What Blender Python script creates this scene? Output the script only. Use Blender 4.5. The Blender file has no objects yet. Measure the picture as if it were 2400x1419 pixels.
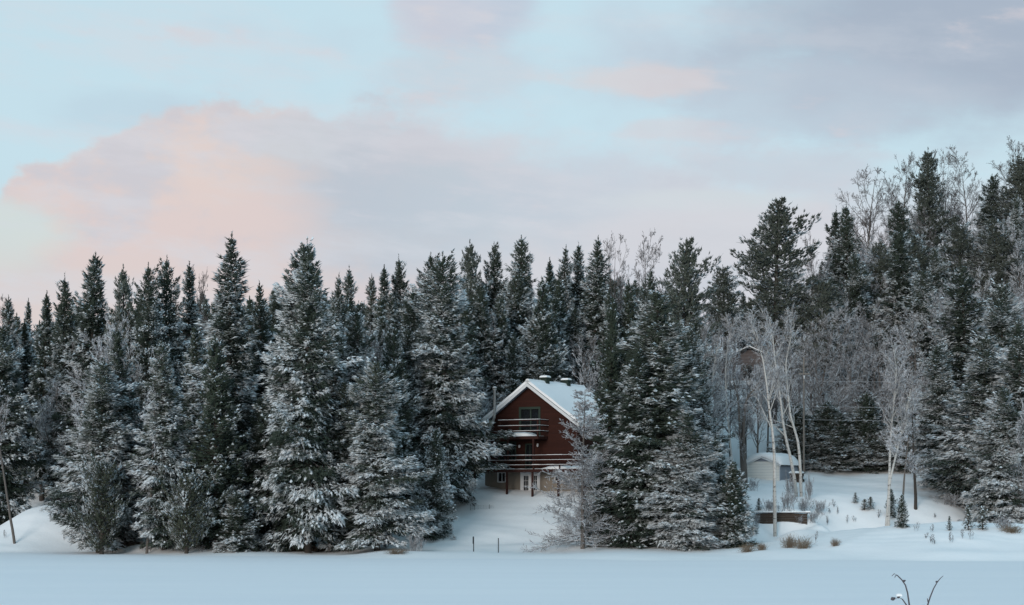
import bpy, math, random
import numpy as np
from mathutils import Vector, Matrix

# ------------------------------------------------------------------ camera, light, exposure
S = bpy.context.scene
COL = S.collection
F, CX, HY, CAMZ = 4200.0, 1200.0, 1173.0, 4.0      # long lens, level camera with vertical shift
cam_d = bpy.data.cameras.new("camera")
cam = bpy.data.objects.new("camera", cam_d)
COL.objects.link(cam)
cam.location = (0, 0, CAMZ)
cam.rotation_euler = (math.pi / 2, 0, 0)
cam_d.sensor_width = 36.0
cam_d.lens = 36.0 * F / 2400.0
cam_d.shift_y = (HY - 709.5) / 2400.0
cam_d.clip_start, cam_d.clip_end = 0.5, 3000
S.camera = cam

SUN_ELEV, SUN_AZ = math.radians(13), math.radians(203)   # low, behind the camera to its left (compass from +Y, clockwise)
sun_d = bpy.data.lights.new("sun", 'SUN')
sun_d.energy, sun_d.angle, sun_d.color = 1.5, math.radians(22), (1.0, 0.91, 0.84)
sun = bpy.data.objects.new("sun", sun_d)
COL.objects.link(sun)
sv = Vector((math.sin(SUN_AZ) * math.cos(SUN_ELEV), math.cos(SUN_AZ) * math.cos(SUN_ELEV), math.sin(SUN_ELEV)))
sun.rotation_euler = sv.to_track_quat('Z', 'Y').to_euler()
sun.location = (0, -50, 60)

S.view_settings.view_transform = 'Standard'
S.view_settings.look = 'None'
S.view_settings.gamma = 1
S.view_settings.use_curve_mapping = False
S.view_settings.exposure = 0.1


def lin(r, g, b):
    f = lambda c: (c / 255 / 12.92) if c <= 10 else ((c / 255 + 0.055) / 1.055) ** 2.4
    return (f(r), f(g), f(b), 1.0)


class NT:
    """small helper to write node graphs as expressions"""
    def __init__(s, tree):
        s.t = tree

    def new(s, kind, **kw):
        n = s.t.nodes.new(kind)
        for k, v in kw.items():
            setattr(n, k, v)
        return n

    def put(s, sock, v):
        if isinstance(v, bpy.types.NodeSocket):
            s.t.links.new(v, sock)
        else:
            sock.default_value = v

    def m(s, op, a, b=0.0, c=0.0):
        n = s.new('ShaderNodeMath', operation=op)
        s.put(n.inputs[0], a); s.put(n.inputs[1], b); s.put(n.inputs[2], c)
        return n.outputs[0]

    def mix(s, fac, a, b):
        n = s.new('ShaderNodeMix', data_type='RGBA')
        s.put(n.inputs[0], fac); s.put(n.inputs[6], a); s.put(n.inputs[7], b)
        return n.outputs[2]

    def step(s, lo, hi, x, a=0.0, b=1.0):
        n = s.new('ShaderNodeMapRange', interpolation_type='SMOOTHSTEP')
        s.put(n.inputs['Value'], x); s.put(n.inputs['From Min'], lo); s.put(n.inputs['From Max'], hi)
        s.put(n.inputs['To Min'], a); s.put(n.inputs['To Max'], b)
        return n.outputs[0]

    def noise(s, vec, scale, detail=5.0, rough=0.55):
        n = s.new('ShaderNodeTexNoise')
        if vec is not None:
            s.t.links.new(vec, n.inputs['Vector'])
        n.inputs['Scale'].default_value = scale
        n.inputs['Detail'].default_value = detail
        n.inputs['Roughness'].default_value = rough
        return n.outputs['Fac']

    def gauss(s, A, E, a0, e0, sa, se):
        u = s.m('DIVIDE', s.m('SUBTRACT', A, a0), sa)
        v = s.m('DIVIDE', s.m('SUBTRACT', E, e0), se)
        q = s.m('ADD', s.m('MULTIPLY', u, u), s.m('MULTIPLY', v, v))
        return s.m('EXPONENT', s.m('MULTIPLY', q, -1.0))


# ------------------------------------------------------------------ sky: Nishita under a dusk cloud deck
SKY_STRENGTH = 0.1
W = bpy.data.worlds.new("World")
S.world = W
W.use_nodes = True
wt = W.node_tree
wt.nodes.clear()
k = NT(wt)
out = k.new('ShaderNodeOutputWorld')
bg = k.new('ShaderNodeBackground')
wt.links.new(bg.outputs[0], out.inputs[0])
bg.inputs['Strength'].default_value = SKY_STRENGTH
nish = k.new('ShaderNodeTexSky', sky_type='NISHITA')
nish.sun_disc = False
nish.sun_elevation = SUN_ELEV
nish.sun_rotation = SUN_AZ
tc = k.new('ShaderNodeTexCoord')
sep = k.new('ShaderNodeSeparateXYZ')
wt.links.new(tc.outputs['Generated'], sep.inputs[0])
dx, dy, dz = sep.outputs
az = k.m('ARCTAN2', dx, dy)
el = k.m('ARCSINE', k.m('MINIMUM', k.m('MAXIMUM', dz, -1.0), 1.0))
A = k.m('MULTIPLY', az, 4.2)          # azimuth and elevation in units of 1/4.2 radian
E = k.m('MULTIPLY', el, 4.2)
comb = k.new('ShaderNodeCombineXYZ')
wt.links.new(dx, comb.inputs[0]); wt.links.new(dy, comb.inputs[1])
wt.links.new(k.m('MULTIPLY', dz, 1.7), comb.inputs[2])
vec = comb.outputs[0]
n_big = k.noise(vec, 5.0, 4.0, 0.5)
n_mid = k.noise(vec, 13.0, 5.0, 0.55)
n_fine = k.noise(vec, 34.0, 6.0, 0.6)
comb2 = k.new('ShaderNodeCombineXYZ')
wt.links.new(dx, comb2.inputs[0]); wt.links.new(dy, comb2.inputs[1])
wt.links.new(k.m('ADD', k.m('MULTIPLY', dz, 5.0), k.m('MULTIPLY', dx, 0.5)), comb2.inputs[2])
n_str = k.noise(comb2.outputs[0], 9.0, 6.0, 0.6)
ns = k.m('SUBTRACT', n_str, 0.5)
nb = k.m('SUBTRACT', n_big, 0.5)
nm = k.m('SUBTRACT', n_mid, 0.5)
nf = k.m('SUBTRACT', n_fine, 0.5)


def sky(r, g, b):
    c = [v / 2 ** 0.1 for v in lin(r, g, b)]        # seen through the exposure set above
    return (c[0] / SKY_STRENGTH, c[1] / SKY_STRENGTH, c[2] / SKY_STRENGTH, 1.0)


def near(u, pxy, rad, lo=0.25, hi=0.8):            # a soft patch of cloud round a direction, its edge broken up
    g = k.gauss(A, E, (pxy[0] - 1200) / 1000, (1173 - pxy[1]) / 1000, rad[0] / 1000, rad[1] / 1000)
    return k.step(lo, hi, k.m('ADD', g, k.m('ADD', k.m('MULTIPLY', nm, u * 1.1), k.m('ADD', k.m('MULTIPLY', ns, u * 0.9), k.m('MULTIPLY', nf, u * 0.35)))))


# clear sky
grad = k.mix(k.step(0.0, 0.75, E), sky(216, 225, 226), sky(203, 229, 240))
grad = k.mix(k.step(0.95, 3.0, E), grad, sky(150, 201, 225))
clear = k.mix(0.12, grad, nish.outputs[0])
# scattered thin cloud all round the sky
thin = k.step(0.46, 0.72, k.m('ADD', n_big, k.m('MULTIPLY', nm, 0.35)), 0.0, 0.7)
col = k.mix(thin, clear, k.mix(k.step(0.9, 3.0, E), sky(192, 203, 217), sky(224, 232, 243)))
# grey violet sheet high on the right
col = k.mix(k.m('MULTIPLY', near(0.5, (2330, 60), (800, 330)), 0.97), col, sky(168, 181, 198))
col = k.mix(k.m('MULTIPLY', near(0.9, (1900, 250), (420, 110)), 0.6), col, sky(188, 199, 213))
col = k.mix(k.m('MULTIPLY', near(0.8, (1100, 30), (210, 110)), 0.8), col, sky(190, 199, 215))
col = k.mix(k.m('MULTIPLY', near(1.6, (1010, 60), (110, 60)), 0.35), col, sky(214, 208, 216))
col = k.mix(k.m('MULTIPLY', near(0.9, (1080, 190), (190, 60)), 0.5), col, sky(199, 208, 218))
col = k.mix(k.m('MULTIPLY', near(0.9, (300, 290), (220, 60)), 0.4), col, sky(186, 205, 220))
# the long cloud bank above the trees: its top edge follows a curve over azimuth
fc = k.new('ShaderNodeFloatCurve')
cur = fc.mapping.curves[0]
tops = [(-900, 800), (-100, 640), (20, 520), (60, 425), (170, 395), (260, 350), (350, 305), (500, 262), (600, 258), (690, 243),
        (760, 262), (900, 250), (1080, 262), (1200, 245), (1330, 262), (1500, 250), (1700, 300), (1900, 350), (2200, 380), (2700, 420), (3300, 560)]
tx = lambda px: (px + 1000) / 4400.0
ty = lambda py: (1173 - py) / 1173.0
cur.points[0].location = (0.0, ty(760)); cur.points[1].location = (1.0, ty(600))
for px, py in tops:
    cur.points.new(tx(px), ty(py))
for p in cur.points:
    p.handle_type = 'AUTO'
fc.mapping.update()
wt.links.new(k.m('DIVIDE', k.m('ADD', A, 2.2), 4.4), fc.inputs['Value'])
top = k.m('MULTIPLY', fc.outputs[0], 1.173)
depth = k.m('ADD', k.m('SUBTRACT', top, E), k.m('ADD', k.m('MULTIPLY', nm, 0.24), k.m('MULTIPLY', nf, 0.15)))
soft = k.step(-0.6, 0.4, A, 0.045, 0.22)
bank = k.step(0.0, 1.0, k.m('DIVIDE', depth, soft))
front = k.step(-0.35, 0.2, dy)                       # the bank lies over this shore only
bank = k.m('MULTIPLY', bank, front)
bank = k.m('MULTIPLY', bank, k.step(-0.55, 0.25, A, 0.97, 0.72))
pink = sky(222, 206, 204)
peach = sky(226, 209, 203)
greyblue = sky(186, 197, 209)
lilac = sky(212, 207, 214)
bc = k.mix(k.step(-0.40, 0.30, A), pink, lilac)
bc = k.mix(k.m('MULTIPLY', near(0.8, (500, 400), (300, 130), 0.0, 1.0), 0.8), bc, peach)
bc = k.mix(k.step(0.45, 0.66, k.m('ADD', n_mid, k.m('MULTIPLY', nf, 0.45)), 0.0, 0.75), bc, sky(199, 202, 212))
bc = k.mix(k.step(0.50, 0.70, k.m('ADD', n_str, k.m('MULTIPLY', nf, 0.3)), 0.0, 0.5), bc, sky(222, 211, 212))
bc = k.mix(k.m('MULTIPLY', near(0.55, (975, 430), (330, 290), 0.0, 0.9), 0.85), bc, greyblue)
bc = k.mix(k.m('MULTIPLY', near(0.8, (690, 350), (110, 55)), 0.55), bc, sky(196, 202, 208))
bc = k.mix(k.m('MULTIPLY', near(0.9, (1210, 300), (90, 60)), 0.6), bc, sky(216, 208, 212))
bc = k.mix(k.m('MULTIPLY', near(0.9, (1420, 360), (240, 110)), 0.5), bc, sky(208, 202, 212))
bc = k.mix(k.m('MULTIPLY', near(0.9, (1330, 450), (230, 100)), 0.5), bc, sky(192, 199, 211))
bc = k.mix(k.m('MULTIPLY', near(1.4, (1430, 330), (430, 150), 0.1, 0.9), 0.6), bc, sky(200, 200, 211))
bc = k.mix(k.m('MULTIPLY', near(1.8, (1130, 330), (260, 110), 0.1, 0.9), 0.5), bc, sky(214, 205, 210))
col = k.mix(bank, col, bc)
col = k.mix(k.m('MULTIPLY', near(1.5, (1480, 215), (190, 44)), 0.6), col, sky(221, 209, 209))
col = k.mix(k.m('MULTIPLY', near(1.6, (1540, 315), (150, 34)), 0.35), col, sky(219, 204, 206))
col = k.mix(k.m('MULTIPLY', near(1.0, (1800, 420), (330, 60)), 0.55), col, sky(198, 202, 213))
# pale breaks low in the sky
col = k.mix(k.m('MULTIPLY', near(0.8, (20, 585), (190, 95)), 0.9), col, sky(209, 221, 220))
col = k.mix(k.m('MULTIPLY', near(0.8, (1640, 480), (260, 34)), 0.7), col, sky(208, 217, 222))
col = k.mix(k.m('MULTIPLY', near(0.8, (1640, 570), (330, 90)), 0.6), col, sky(211, 211, 217))
col = k.mix(k.m('MULTIPLY', k.step(0.62, 0.42, E), k.m('MULTIPLY', k.step(-0.3, -0.8, A), front)), col, sky(219, 208, 206))
veil = k.step(0.42, 0.72, k.m('ADD', n_str, k.m('MULTIPLY', nf, 0.35)), 0.0, 0.5)
col = k.mix(k.m('MULTIPLY', veil, k.m('MULTIPLY', k.step(1.6, 0.9, E), k.step(1.15, 0.45, A, 0.25, 1.0))), col, sky(212, 217, 225))
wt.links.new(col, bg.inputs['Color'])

# ------------------------------------------------------------------ materials


def mat(name, build):
    m = bpy.data.materials.new(name)
    m.use_nodes = True
    t = m.node_tree
    b = t.nodes['Principled BSDF']
    b.inputs['Roughness'].default_value = 0.85
    b.inputs['Specular IOR Level'].default_value = 0.25
    kk = NT(t)
    build(kk, b)
    return m


def objvec(kk):
    return kk.new('ShaderNodeTexCoord').outputs['Object']


def bump(kk, b, h, strength, dist):
    n = kk.new('ShaderNodeBump')
    n.inputs['Strength'].default_value = strength
    n.inputs['Distance'].default_value = dist
    kk.put(n.inputs['Height'], h)
    kk.t.links.new(n.outputs[0], b.inputs['Normal'])


def m_snow(kk, b):
    v = kk.new('ShaderNodeNewGeometry').outputs['Position']
    n1 = kk.noise(v, 0.35, 4, 0.5)
    n2 = kk.noise(v, 5.0, 5, 0.6)
    kk.put(b.inputs['Base Color'], kk.mix(n1, (0.86, 0.87, 0.885, 1), (0.90, 0.905, 0.91, 1)))
    b.inputs['Roughness'].default_value = 0.75
    bump(kk, b, kk.m('ADD', kk.m('MULTIPLY', n1, 1.4), kk.m('MULTIPLY', n2, 0.16)), 0.55, 0.12)


def m_lake(kk, b):
    v = kk.new('ShaderNodeNewGeometry').outputs['Position']
    mp = kk.new('ShaderNodeMapping')
    mp.inputs['Scale'].default_value = (0.25, 1.0, 1.0)
    kk.t.links.new(v, mp.inputs[0])
    n1 = kk.noise(mp.outputs[0], 0.12, 5, 0.55)
    n2 = kk.noise(mp.outputs[0], 1.6, 5, 0.6)
    kk.put(b.inputs['Base Color'], kk.mix(n1, (0.79, 0.815, 0.85, 1), (0.86, 0.87, 0.885, 1)))
    b.inputs['Roughness'].default_value = 0.75
    bump(kk, b, kk.m('ADD', kk.m('MULTIPLY', n1, 1.6), kk.m('MULTIPLY', n2, 0.2)), 0.35, 0.15)


def m_needles(dark, light, thr):
    def f(kk, b):
        g = kk.new('ShaderNodeNewGeometry')
        sp = kk.new('ShaderNodeSeparateXYZ')
        kk.t.links.new(g.outputs['True Normal'], sp.inputs[0])
        at = kk.new('ShaderNodeAttribute', attribute_name='dust')
        oa = kk.new('ShaderNodeAttribute', attribute_name='snow', attribute_type='OBJECT')
        v = objvec(kk)
        n = kk.noise(v, 5.0, 3, 0.6)
        nl = kk.noise(v, 0.55, 3, 0.5)
        s = kk.m('ADD', sp.outputs[2], at.outputs['Fac'])
        s = kk.m('ADD', s, kk.m('MULTIPLY', kk.m('SUBTRACT', n, 0.5), 1.0))
        s = kk.m('ADD', s, kk.m('MULTIPLY', kk.m('SUBTRACT', nl, 0.5), 2.2))
        s = kk.m('ADD', s, oa.outputs['Fac'])
        sn = kk.step(thr - 0.12, thr + 0.72, s)
        oi = kk.new('ShaderNodeObjectInfo')
        c = kk.mix(kk.m('ADD', kk.m('MULTIPLY', n, 0.6), kk.m('MULTIPLY', oi.outputs['Random'], 0.5)), dark, light)
        kk.put(b.inputs['Base Color'], kk.mix(sn, c, (0.70, 0.74, 0.77, 1)))
    return f


def m_frost(bark, frost, amount):
    def f(kk, b):
        g = kk.new('ShaderNodeNewGeometry')
        sp = kk.new('ShaderNodeSeparateXYZ')
        kk.t.links.new(g.outputs['True Normal'], sp.inputs[0])
        oa = kk.new('ShaderNodeAttribute', attribute_name='snow', attribute_type='OBJECT')
        n = kk.noise(objvec(kk), 5.0, 4, 0.6)
        s = kk.m('ADD', kk.m('ADD', sp.outputs[2], kk.m('MULTIPLY', kk.m('SUBTRACT', n, 0.5), 2.0)), oa.outputs['Fac'])
        sn = kk.step(1.0 - amount * 1.6, 1.6 - amount * 1.6, s)
        kk.put(b.inputs['Base Color'], kk.mix(sn, bark, frost))
    return f


def m_flat(c, var=0.25, scale=3.0, rough=0.85, spec=0.25, stretch=None):
    def f(kk, b):
        v = objvec(kk)
        if stretch:
            mp = kk.new('ShaderNodeMapping')
            mp.inputs['Scale'].default_value = stretch
            kk.t.links.new(v, mp.inputs[0])
            v = mp.outputs[0]
        n = kk.noise(v, scale, 5, 0.6)
        lo = tuple(x * (1 - var) for x in c) + (1,)
        hi = tuple(min(1, x * (1 + var)) for x in c) + (1,)
        kk.put(b.inputs['Base Color'], kk.mix(n, lo, hi))
        b.inputs['Roughness'].default_value = rough
        b.inputs['Specular IOR Level'].default_value = spec
        bump(kk, b, n, 0.3, 0.01)
    return f


def m_birch(kk, b):
    v = objvec(kk)
    mp = kk.new('ShaderNodeMapping')
    mp.inputs['Scale'].default_value = (2.0, 2.0, 6.0)
    kk.t.links.new(v, mp.inputs[0])
    n = kk.noise(mp.outputs[0], 1.6, 5, 0.7)
    n2 = kk.noise(v, 0.7, 3, 0.5)
    c = kk.mix(n2, (0.36, 0.34, 0.31, 1), (0.60, 0.59, 0.57, 1))
    kk.put(b.inputs['Base Color'], kk.mix(kk.step(0.56, 0.64, n), c, (0.07, 0.06, 0.055, 1)))


def m_glass(kk, b):
    b.inputs['Base Color'].default_value = (0.012, 0.014, 0.016, 1)
    b.inputs['Roughness'].default_value = 0.06
    b.inputs['Specular IOR Level'].default_value = 0.5


def m_metal(c, rough=0.4):
    def f(kk, b):
        n = kk.noise(objvec(kk), 4, 4, 0.6)
        kk.put(b.inputs['Base Color'], kk.mix(n, tuple(x * .7 for x in c) + (1,), c + (1,)))
        b.inputs['Metallic'].default_value = 0.8
        b.inputs['Roughness'].default_value = rough
    return f


def m_siding(c, pitch):
    def f(kk, b):
        v = objvec(kk)
        sp = kk.new('ShaderNodeSeparateXYZ')
        kk.t.links.new(v, sp.inputs[0])
        saw = kk.m('FRACT', kk.m('DIVIDE', sp.outputs[2], pitch))
        cell = kk.m('FLOOR', kk.m('DIVIDE', sp.outputs[2], pitch))
        wn = kk.new('ShaderNodeTexWhiteNoise', noise_dimensions='1D')
        kk.t.links.new(cell, wn.inputs['W'])
        mp = kk.new('ShaderNodeMapping')
        mp.inputs['Scale'].default_value = (0.6, 0.6, 9.0)
        kk.t.links.new(v, mp.inputs[0])
        n = kk.noise(mp.outputs[0], 2.0, 5, 0.6)
        t_ = kk.m('ADD', kk.m('MULTIPLY', n, 0.6), kk.m('MULTIPLY', wn.outputs[0], 0.4))
        kk.put(b.inputs['Base Color'], kk.mix(t_, tuple(x * .62 for x in c) + (1,), tuple(x * 1.3 for x in c) + (1,)))
        bump(kk, b, saw, 0.8, 0.02)
    return f


M = dict(
    snow=mat('snow', m_snow), lake=mat('lake_snow', m_lake),
    spruce=mat('spruce_needles', m_needles((0.016, 0.028, 0.022, 1), (0.046, 0.062, 0.046, 1), 0.56)),
    fir=mat('fir_needles', m_needles((0.018, 0.030, 0.022, 1), (0.045, 0.062, 0.045, 1), 0.62)),
    pine=mat('pine_needles', m_needles((0.034, 0.044, 0.036, 1), (0.085, 0.098, 0.080, 1), 0.28)),
    cedar=mat('cedar_foliage', m_needles((0.030, 0.038, 0.026, 1), (0.065, 0.074, 0.050, 1), 0.25)),
    bark=mat('conifer_bark', m_frost((0.055, 0.046, 0.040, 1), (0.60, 0.62, 0.65, 1), 0.12)),
    twig=mat('frosted_twigs', m_frost((0.21, 0.198, 0.198, 1), (0.72, 0.74, 0.78, 1), 0.68)),
    darktwig=mat('bare_twigs', m_frost((0.135, 0.118, 0.115, 1), (0.62, 0.64, 0.68, 1), 0.30)),
    birch=mat('birch_bark', m_birch),
    greybark=mat('grey_bark', m_frost((0.12, 0.105, 0.095, 1), (0.62, 0.64, 0.68, 1), 0.2)),
    siding=mat('red_brown_siding', m_siding((0.038, 0.0115, 0.0075), 0.16)),
    stain=mat('red_brown_wood', m_flat((0.036, 0.013, 0.010), 0.35, 4)),
    stucco=mat('beige_parging', m_flat((0.21, 0.183, 0.152), 0.14, 2)),
    white=mat('white_paint', m_flat((0.66, 0.67, 0.68), 0.06, 2)),
    greyblue=mat('blue_grey_soffit', m_flat((0.30, 0.32, 0.37), 0.1, 2)),
    darkgreen=mat('dark_green_trim', m_flat((0.030, 0.045, 0.035), 0.2, 3)),
    shingle=mat('dark_shingle', m_flat((0.05, 0.052, 0.05), 0.3, 6)),
    glass=mat('window_glass', m_glass),
    curtain=mat('curtain_cloth', m_flat((0.42, 0.40, 0.36), 0.3, 5, stretch=(6, 6, .3))),
    greencurtain=mat('green_curtain_cloth', m_flat((0.02, 0.09, 0.05), 0.4, 5, stretch=(6, 6, .3))),
    steel=mat('stainless_pipe', m_flat((0.42, 0.42, 0.41), 0.15, 4, 0.4, 0.5)),
    cream=mat('cream_siding', m_flat((0.80, 0.79, 0.75), 0.05, 2)),
    bluegrey=mat('shed_shade_and_panel_grey', m_flat((0.30, 0.33, 0.38), 0.1, 2)),  # shade of the shed's sides put into the colour; chalet panels share it
    timber=mat('weathered_timber', m_flat((0.060, 0.044, 0.034), 0.5, 3, stretch=(.5, 3, 6))),
    post=mat('dark_post', m_flat((0.028, 0.030, 0.036), 0.2, 6)),
    greywood=mat('grey_wood', m_flat((0.20, 0.18, 0.16), 0.3, 6)),
    straw=mat('dry_grass', m_flat((0.22, 0.165, 0.115), 0.45, 6)),
    soil=mat('bank_soil', m_flat((0.030, 0.023, 0.018), 0.5, 3)),
    stem=mat('dry_stem', m_flat((0.085, 0.075, 0.085), 0.3, 30)),
    brown=mat('brown_chalet_wall', m_siding((0.15, 0.125, 0.12), 0.2)),
    rope=mat('frosted_cable', m_flat((0.42, 0.44, 0.47), 0.1, 3)),
)

# ------------------------------------------------------------------ mesh helpers


def mesh_np(name, V, faces_list, mats, fmat=None, dust=None):
    """V (n,3); faces_list: list of int arrays (k,3) or (k,4); fmat: list of material index per array"""
    me = bpy.data.meshes.new(name)
    V = np.asarray(V, dtype=np.float32)
    me.vertices.add(len(V))
    me.vertices.foreach_set('co', V.ravel())
    loops, starts, mi = [], [], []
    pos = 0
    for i, fa in enumerate(faces_list):
        fa = np.asarray(fa, dtype=np.int32)
        if len(fa) == 0:
            continue
        loops.append(fa.ravel())
        n = fa.shape[1]
        starts.append(np.arange(len(fa), dtype=np.int32) * n + pos)
        pos += fa.size
        mi.append(np.full(len(fa), (fmat[i] if fmat else 0), dtype=np.int32))
    loops = np.concatenate(loops); starts = np.concatenate(starts); mi = np.concatenate(mi)
    me.loops.add(len(loops))
    me.loops.foreach_set('vertex_index', loops)
    me.polygons.add(len(starts))
    me.polygons.foreach_set('loop_start', starts)
    me.polygons.foreach_set('material_index', mi)
    for m_ in (mats if isinstance(mats, (list, tuple)) else [mats]):
        me.materials.append(m_)
    if dust is not None:
        a = me.attributes.new('dust', 'FLOAT', 'POINT')
        a.data.foreach_set('value', np.asarray(dust, dtype=np.float32))
    me.update(calc_edges=True)
    return me


class MB:
    """collects boxes, prisms and tubes into one mesh"""
    def __init__(s):
        s.v, s.f = [], []

    def add(s, verts, faces):
        o = len(s.v)
        s.v += [tuple(p) for p in verts]
        s.f += [tuple(i + o for i in f) for f in faces]
        return s

    def box(s, x0, x1, y0, y1, z0, z1):
        return s.add([(x0, y0, z0), (x1, y0, z0), (x1, y1, z0), (x0, y1, z0), (x0, y0, z1), (x1, y0, z1), (x1, y1, z1), (x0, y1, z1)],
                     [(0, 3, 2, 1), (4, 5, 6, 7), (0, 1, 5, 4), (1, 2, 6, 5), (2, 3, 7, 6), (3, 0, 4, 7)])

    def softbox(s, x0, x1, y0, y1, z0, z1, r=0.03):     # snow strip: rounded top
        return s.add([(x0, y0, z0), (x1, y0, z0), (x1, y1, z0), (x0, y1, z0),
                      (x0, y0, z1 - r), (x1, y0, z1 - r), (x1, y1, z1 - r), (x0, y1, z1 - r),
                      (x0 + r, y0 + r, z1), (x1 - r, y0 + r, z1), (x1 - r, y1 - r, z1), (x0 + r, y1 - r, z1)],
                     [(0, 3, 2, 1), (0, 1, 5, 4), (1, 2, 6, 5), (2, 3, 7, 6), (3, 0, 4, 7),
                      (4, 5, 9, 8), (5, 6, 10, 9), (6, 7, 11, 10), (7, 4, 8, 11), (8, 9, 10, 11)])

    def prism(s, poly, axis, a, b):
        """poly in the two other axes (counter-clockwise), extruded along axis from a to b"""
        n = len(poly)
        def P(p, t):
            return (p[0], t, p[1]) if axis == 'y' else ((t, p[0], p[1]) if axis == 'x' else (p[0], p[1], t))
        vs = [P(p, a) for p in poly] + [P(p, b) for p in poly]
        fs = [tuple(range(n)), tuple(range(2 * n - 1, n - 1, -1))] + [(i, i + n, (i + 1) % n + n, (i + 1) % n) for i in range(n)]
        return s.add(vs, fs)

    def tube(s, pts, rad, sides=6, cap=True):
        V, Fq = tube_np([np.array(pts, float)], [np.array(rad if hasattr(rad, '__len__') else [rad] * len(pts), float)], sides)
        o = len(s.v)
        s.v += [tuple(p) for p in V]
        s.f += [tuple(int(i) + o for i in q) for q in Fq]
        if cap:
            n = len(pts)
            s.f.append(tuple(o + i for i in range(sides))[::-1])
            s.f.append(tuple(o + (n - 1) * sides + i for i in range(sides)))
        return s

    def mesh(s, name, m):
        me = bpy.data.meshes.new(name)
        me.from_pydata(s.v, [], s.f)
        me.materials.append(m)
        me.update()
        return me

    def build(s, name, m, parent=None, smooth=False):
        me = s.mesh(name, m)
        if smooth:
            me.shade_smooth()
        return link(name, me, parent)


def tube_np(lines, radii, sides):
    Vs, Fs, off = [], [], 0
    ang = np.arange(sides) * 2 * np.pi / sides
    for P, R in zip(lines, radii):
        n = len(P)
        T = np.gradient(P, axis=0)
        T /= np.linalg.norm(T, axis=1, keepdims=True) + 1e-9
        ref = np.array([0.0, 0.0, 1.0]) if abs(T[0, 2]) < 0.9 else np.array([1.0, 0.0, 0.0])
        U = np.cross(T, ref); U /= np.linalg.norm(U, axis=1, keepdims=True) + 1e-9
        Wv = np.cross(T, U)
        ring = P[:, None, :] + R[:, None, None] * (np.cos(ang)[None, :, None] * U[:, None, :] + np.sin(ang)[None, :, None] * Wv[:, None, :])
        Vs.append(ring.reshape(-1, 3))
        i = np.arange(n - 1)[:, None] * sides + np.arange(sides)[None, :]
        j = np.arange(n - 1)[:, None] * sides + (np.arange(sides)[None, :] + 1) % sides
        Fs.append(np.stack([i, i + sides, j + sides, j], -1).reshape(-1, 4) + off)
        off += n * sides
    return np.concatenate(Vs), np.concatenate(Fs)


def link(name, data, parent=None):
    o = bpy.data.objects.new(name, data)
    COL.objects.link(o)
    if parent is not None:
        o.parent = parent
    return o


def tag(o, label, cat, group=None):
    o['label'] = label
    o['category'] = cat
    if group:
        o['group'] = group
    return o


def thing(name, label, cat, loc=(0, 0, 0), rz=0.0, group=None):
    o = link(name, None)
    o.location = loc
    o.rotation_euler = (0, 0, rz)
    return tag(o, label, cat, group)


def structure(o):
    o['kind'] = 'structure'
    return o


def P(px, py, D):
    return np.array([(px - CX) * D / F, D, CAMZ + (HY - py) * D / F])


def X(px, D):
    return (px - CX) * D / F


def Z(py, D):
    return CAMZ + (HY - py) * D / F


# ------------------------------------------------------------------ terrain
ctrl = []
for px, py, D in [
    # shoreline (z about 0)
    (0, 1285, 0), (200, 1293, 0), (400, 1299, 0), (550, 1300, 0), (650, 1296, 0), (720, 1298, 0), (900, 1302, 0), (1000, 1298, 0), (1110, 1301, 0),
    (1250, 1297, 0), (1400, 1301, 0), (1550, 1311, 0), (1690, 1306, 0), (1800, 1296, 0), (2000, 1293, 0), (2200, 1292, 0), (2400, 1287, 0), (-200, 1285, 0), (2600, 1287, 0),
    # banks and lawn
    (100, 1232, 143), (60, 1196, 148), (160, 1185, 152), (30, 1150, 165), (400, 1252, 140), (600, 1205, 150), (800, 1185, 152), (690, 1132, 165), (640, 1262, 139),
    (1100, 1252, 139), (1200, 1205, 144.5), (1300, 1240, 140), (1150, 1172, 148), (1120, 1156, 149.5), (1200, 1153, 149.3), (1330, 1153, 148), (1080, 1112, 154), (1065, 1094, 158),
    (1200, 1146, 155), (1350, 1146, 156),
    (1550, 1288, 131), (1500, 1202, 143), (1720, 1288, 131), (1790, 1262, 136), (1850, 1240, 137.6), (1840, 1197, 142.5), (1760, 1205, 142), (1850, 1152, 154), (1800, 1124, 163),
    (2000, 1252, 137), (2000, 1192, 146), (2000, 1152, 156), (1950, 1118, 165), (2080, 1117, 165), (2110, 1246, 138), (2145, 1192, 147), (2300, 1243, 138), (2250, 1192, 148), (2400, 1243, 139),
    (1650, 1150, 156), (1700, 1140, 157)]:
    if D == 0:
        D = CAMZ * F / (py - HY)
    ctrl.append(P(px, py, D))
for px, D, z in [(0, 180, 7), (600, 180, 8.5), (1200, 180, 10.5), (1700, 180, 11), (2050, 180, 9.5), (2400, 180, 13), (1750, 205, 17.3), (0, 235, 11), (600, 235, 14), (1200, 235, 19), (1800, 235, 25),
                 (2200, 235, 33), (2500, 235, 37), (0, 300, 12), (1200, 300, 20), (2400, 300, 42), (-500, 240, 9), (2900, 240, 40), (-300, 160, 4), (2800, 160, 8),
                 (-200, 112, -1.6), (600, 108, -1.6), (1200, 108, -1.6), (1550, 102, -1.6), (1900, 108, -1.6), (2600, 112, -1.6), (600, 95, -2.2), (1800, 95, -2.2),
                 (2200, 160, 5.6), (2150, 205, 20)]:
    ctrl.append(np.array([X(px, D), D, z]))
ctrl = np.array(ctrl)


def tps_kernel(r2):
    return 0.5 * r2 * np.log(r2 + 1e-9)


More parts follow.
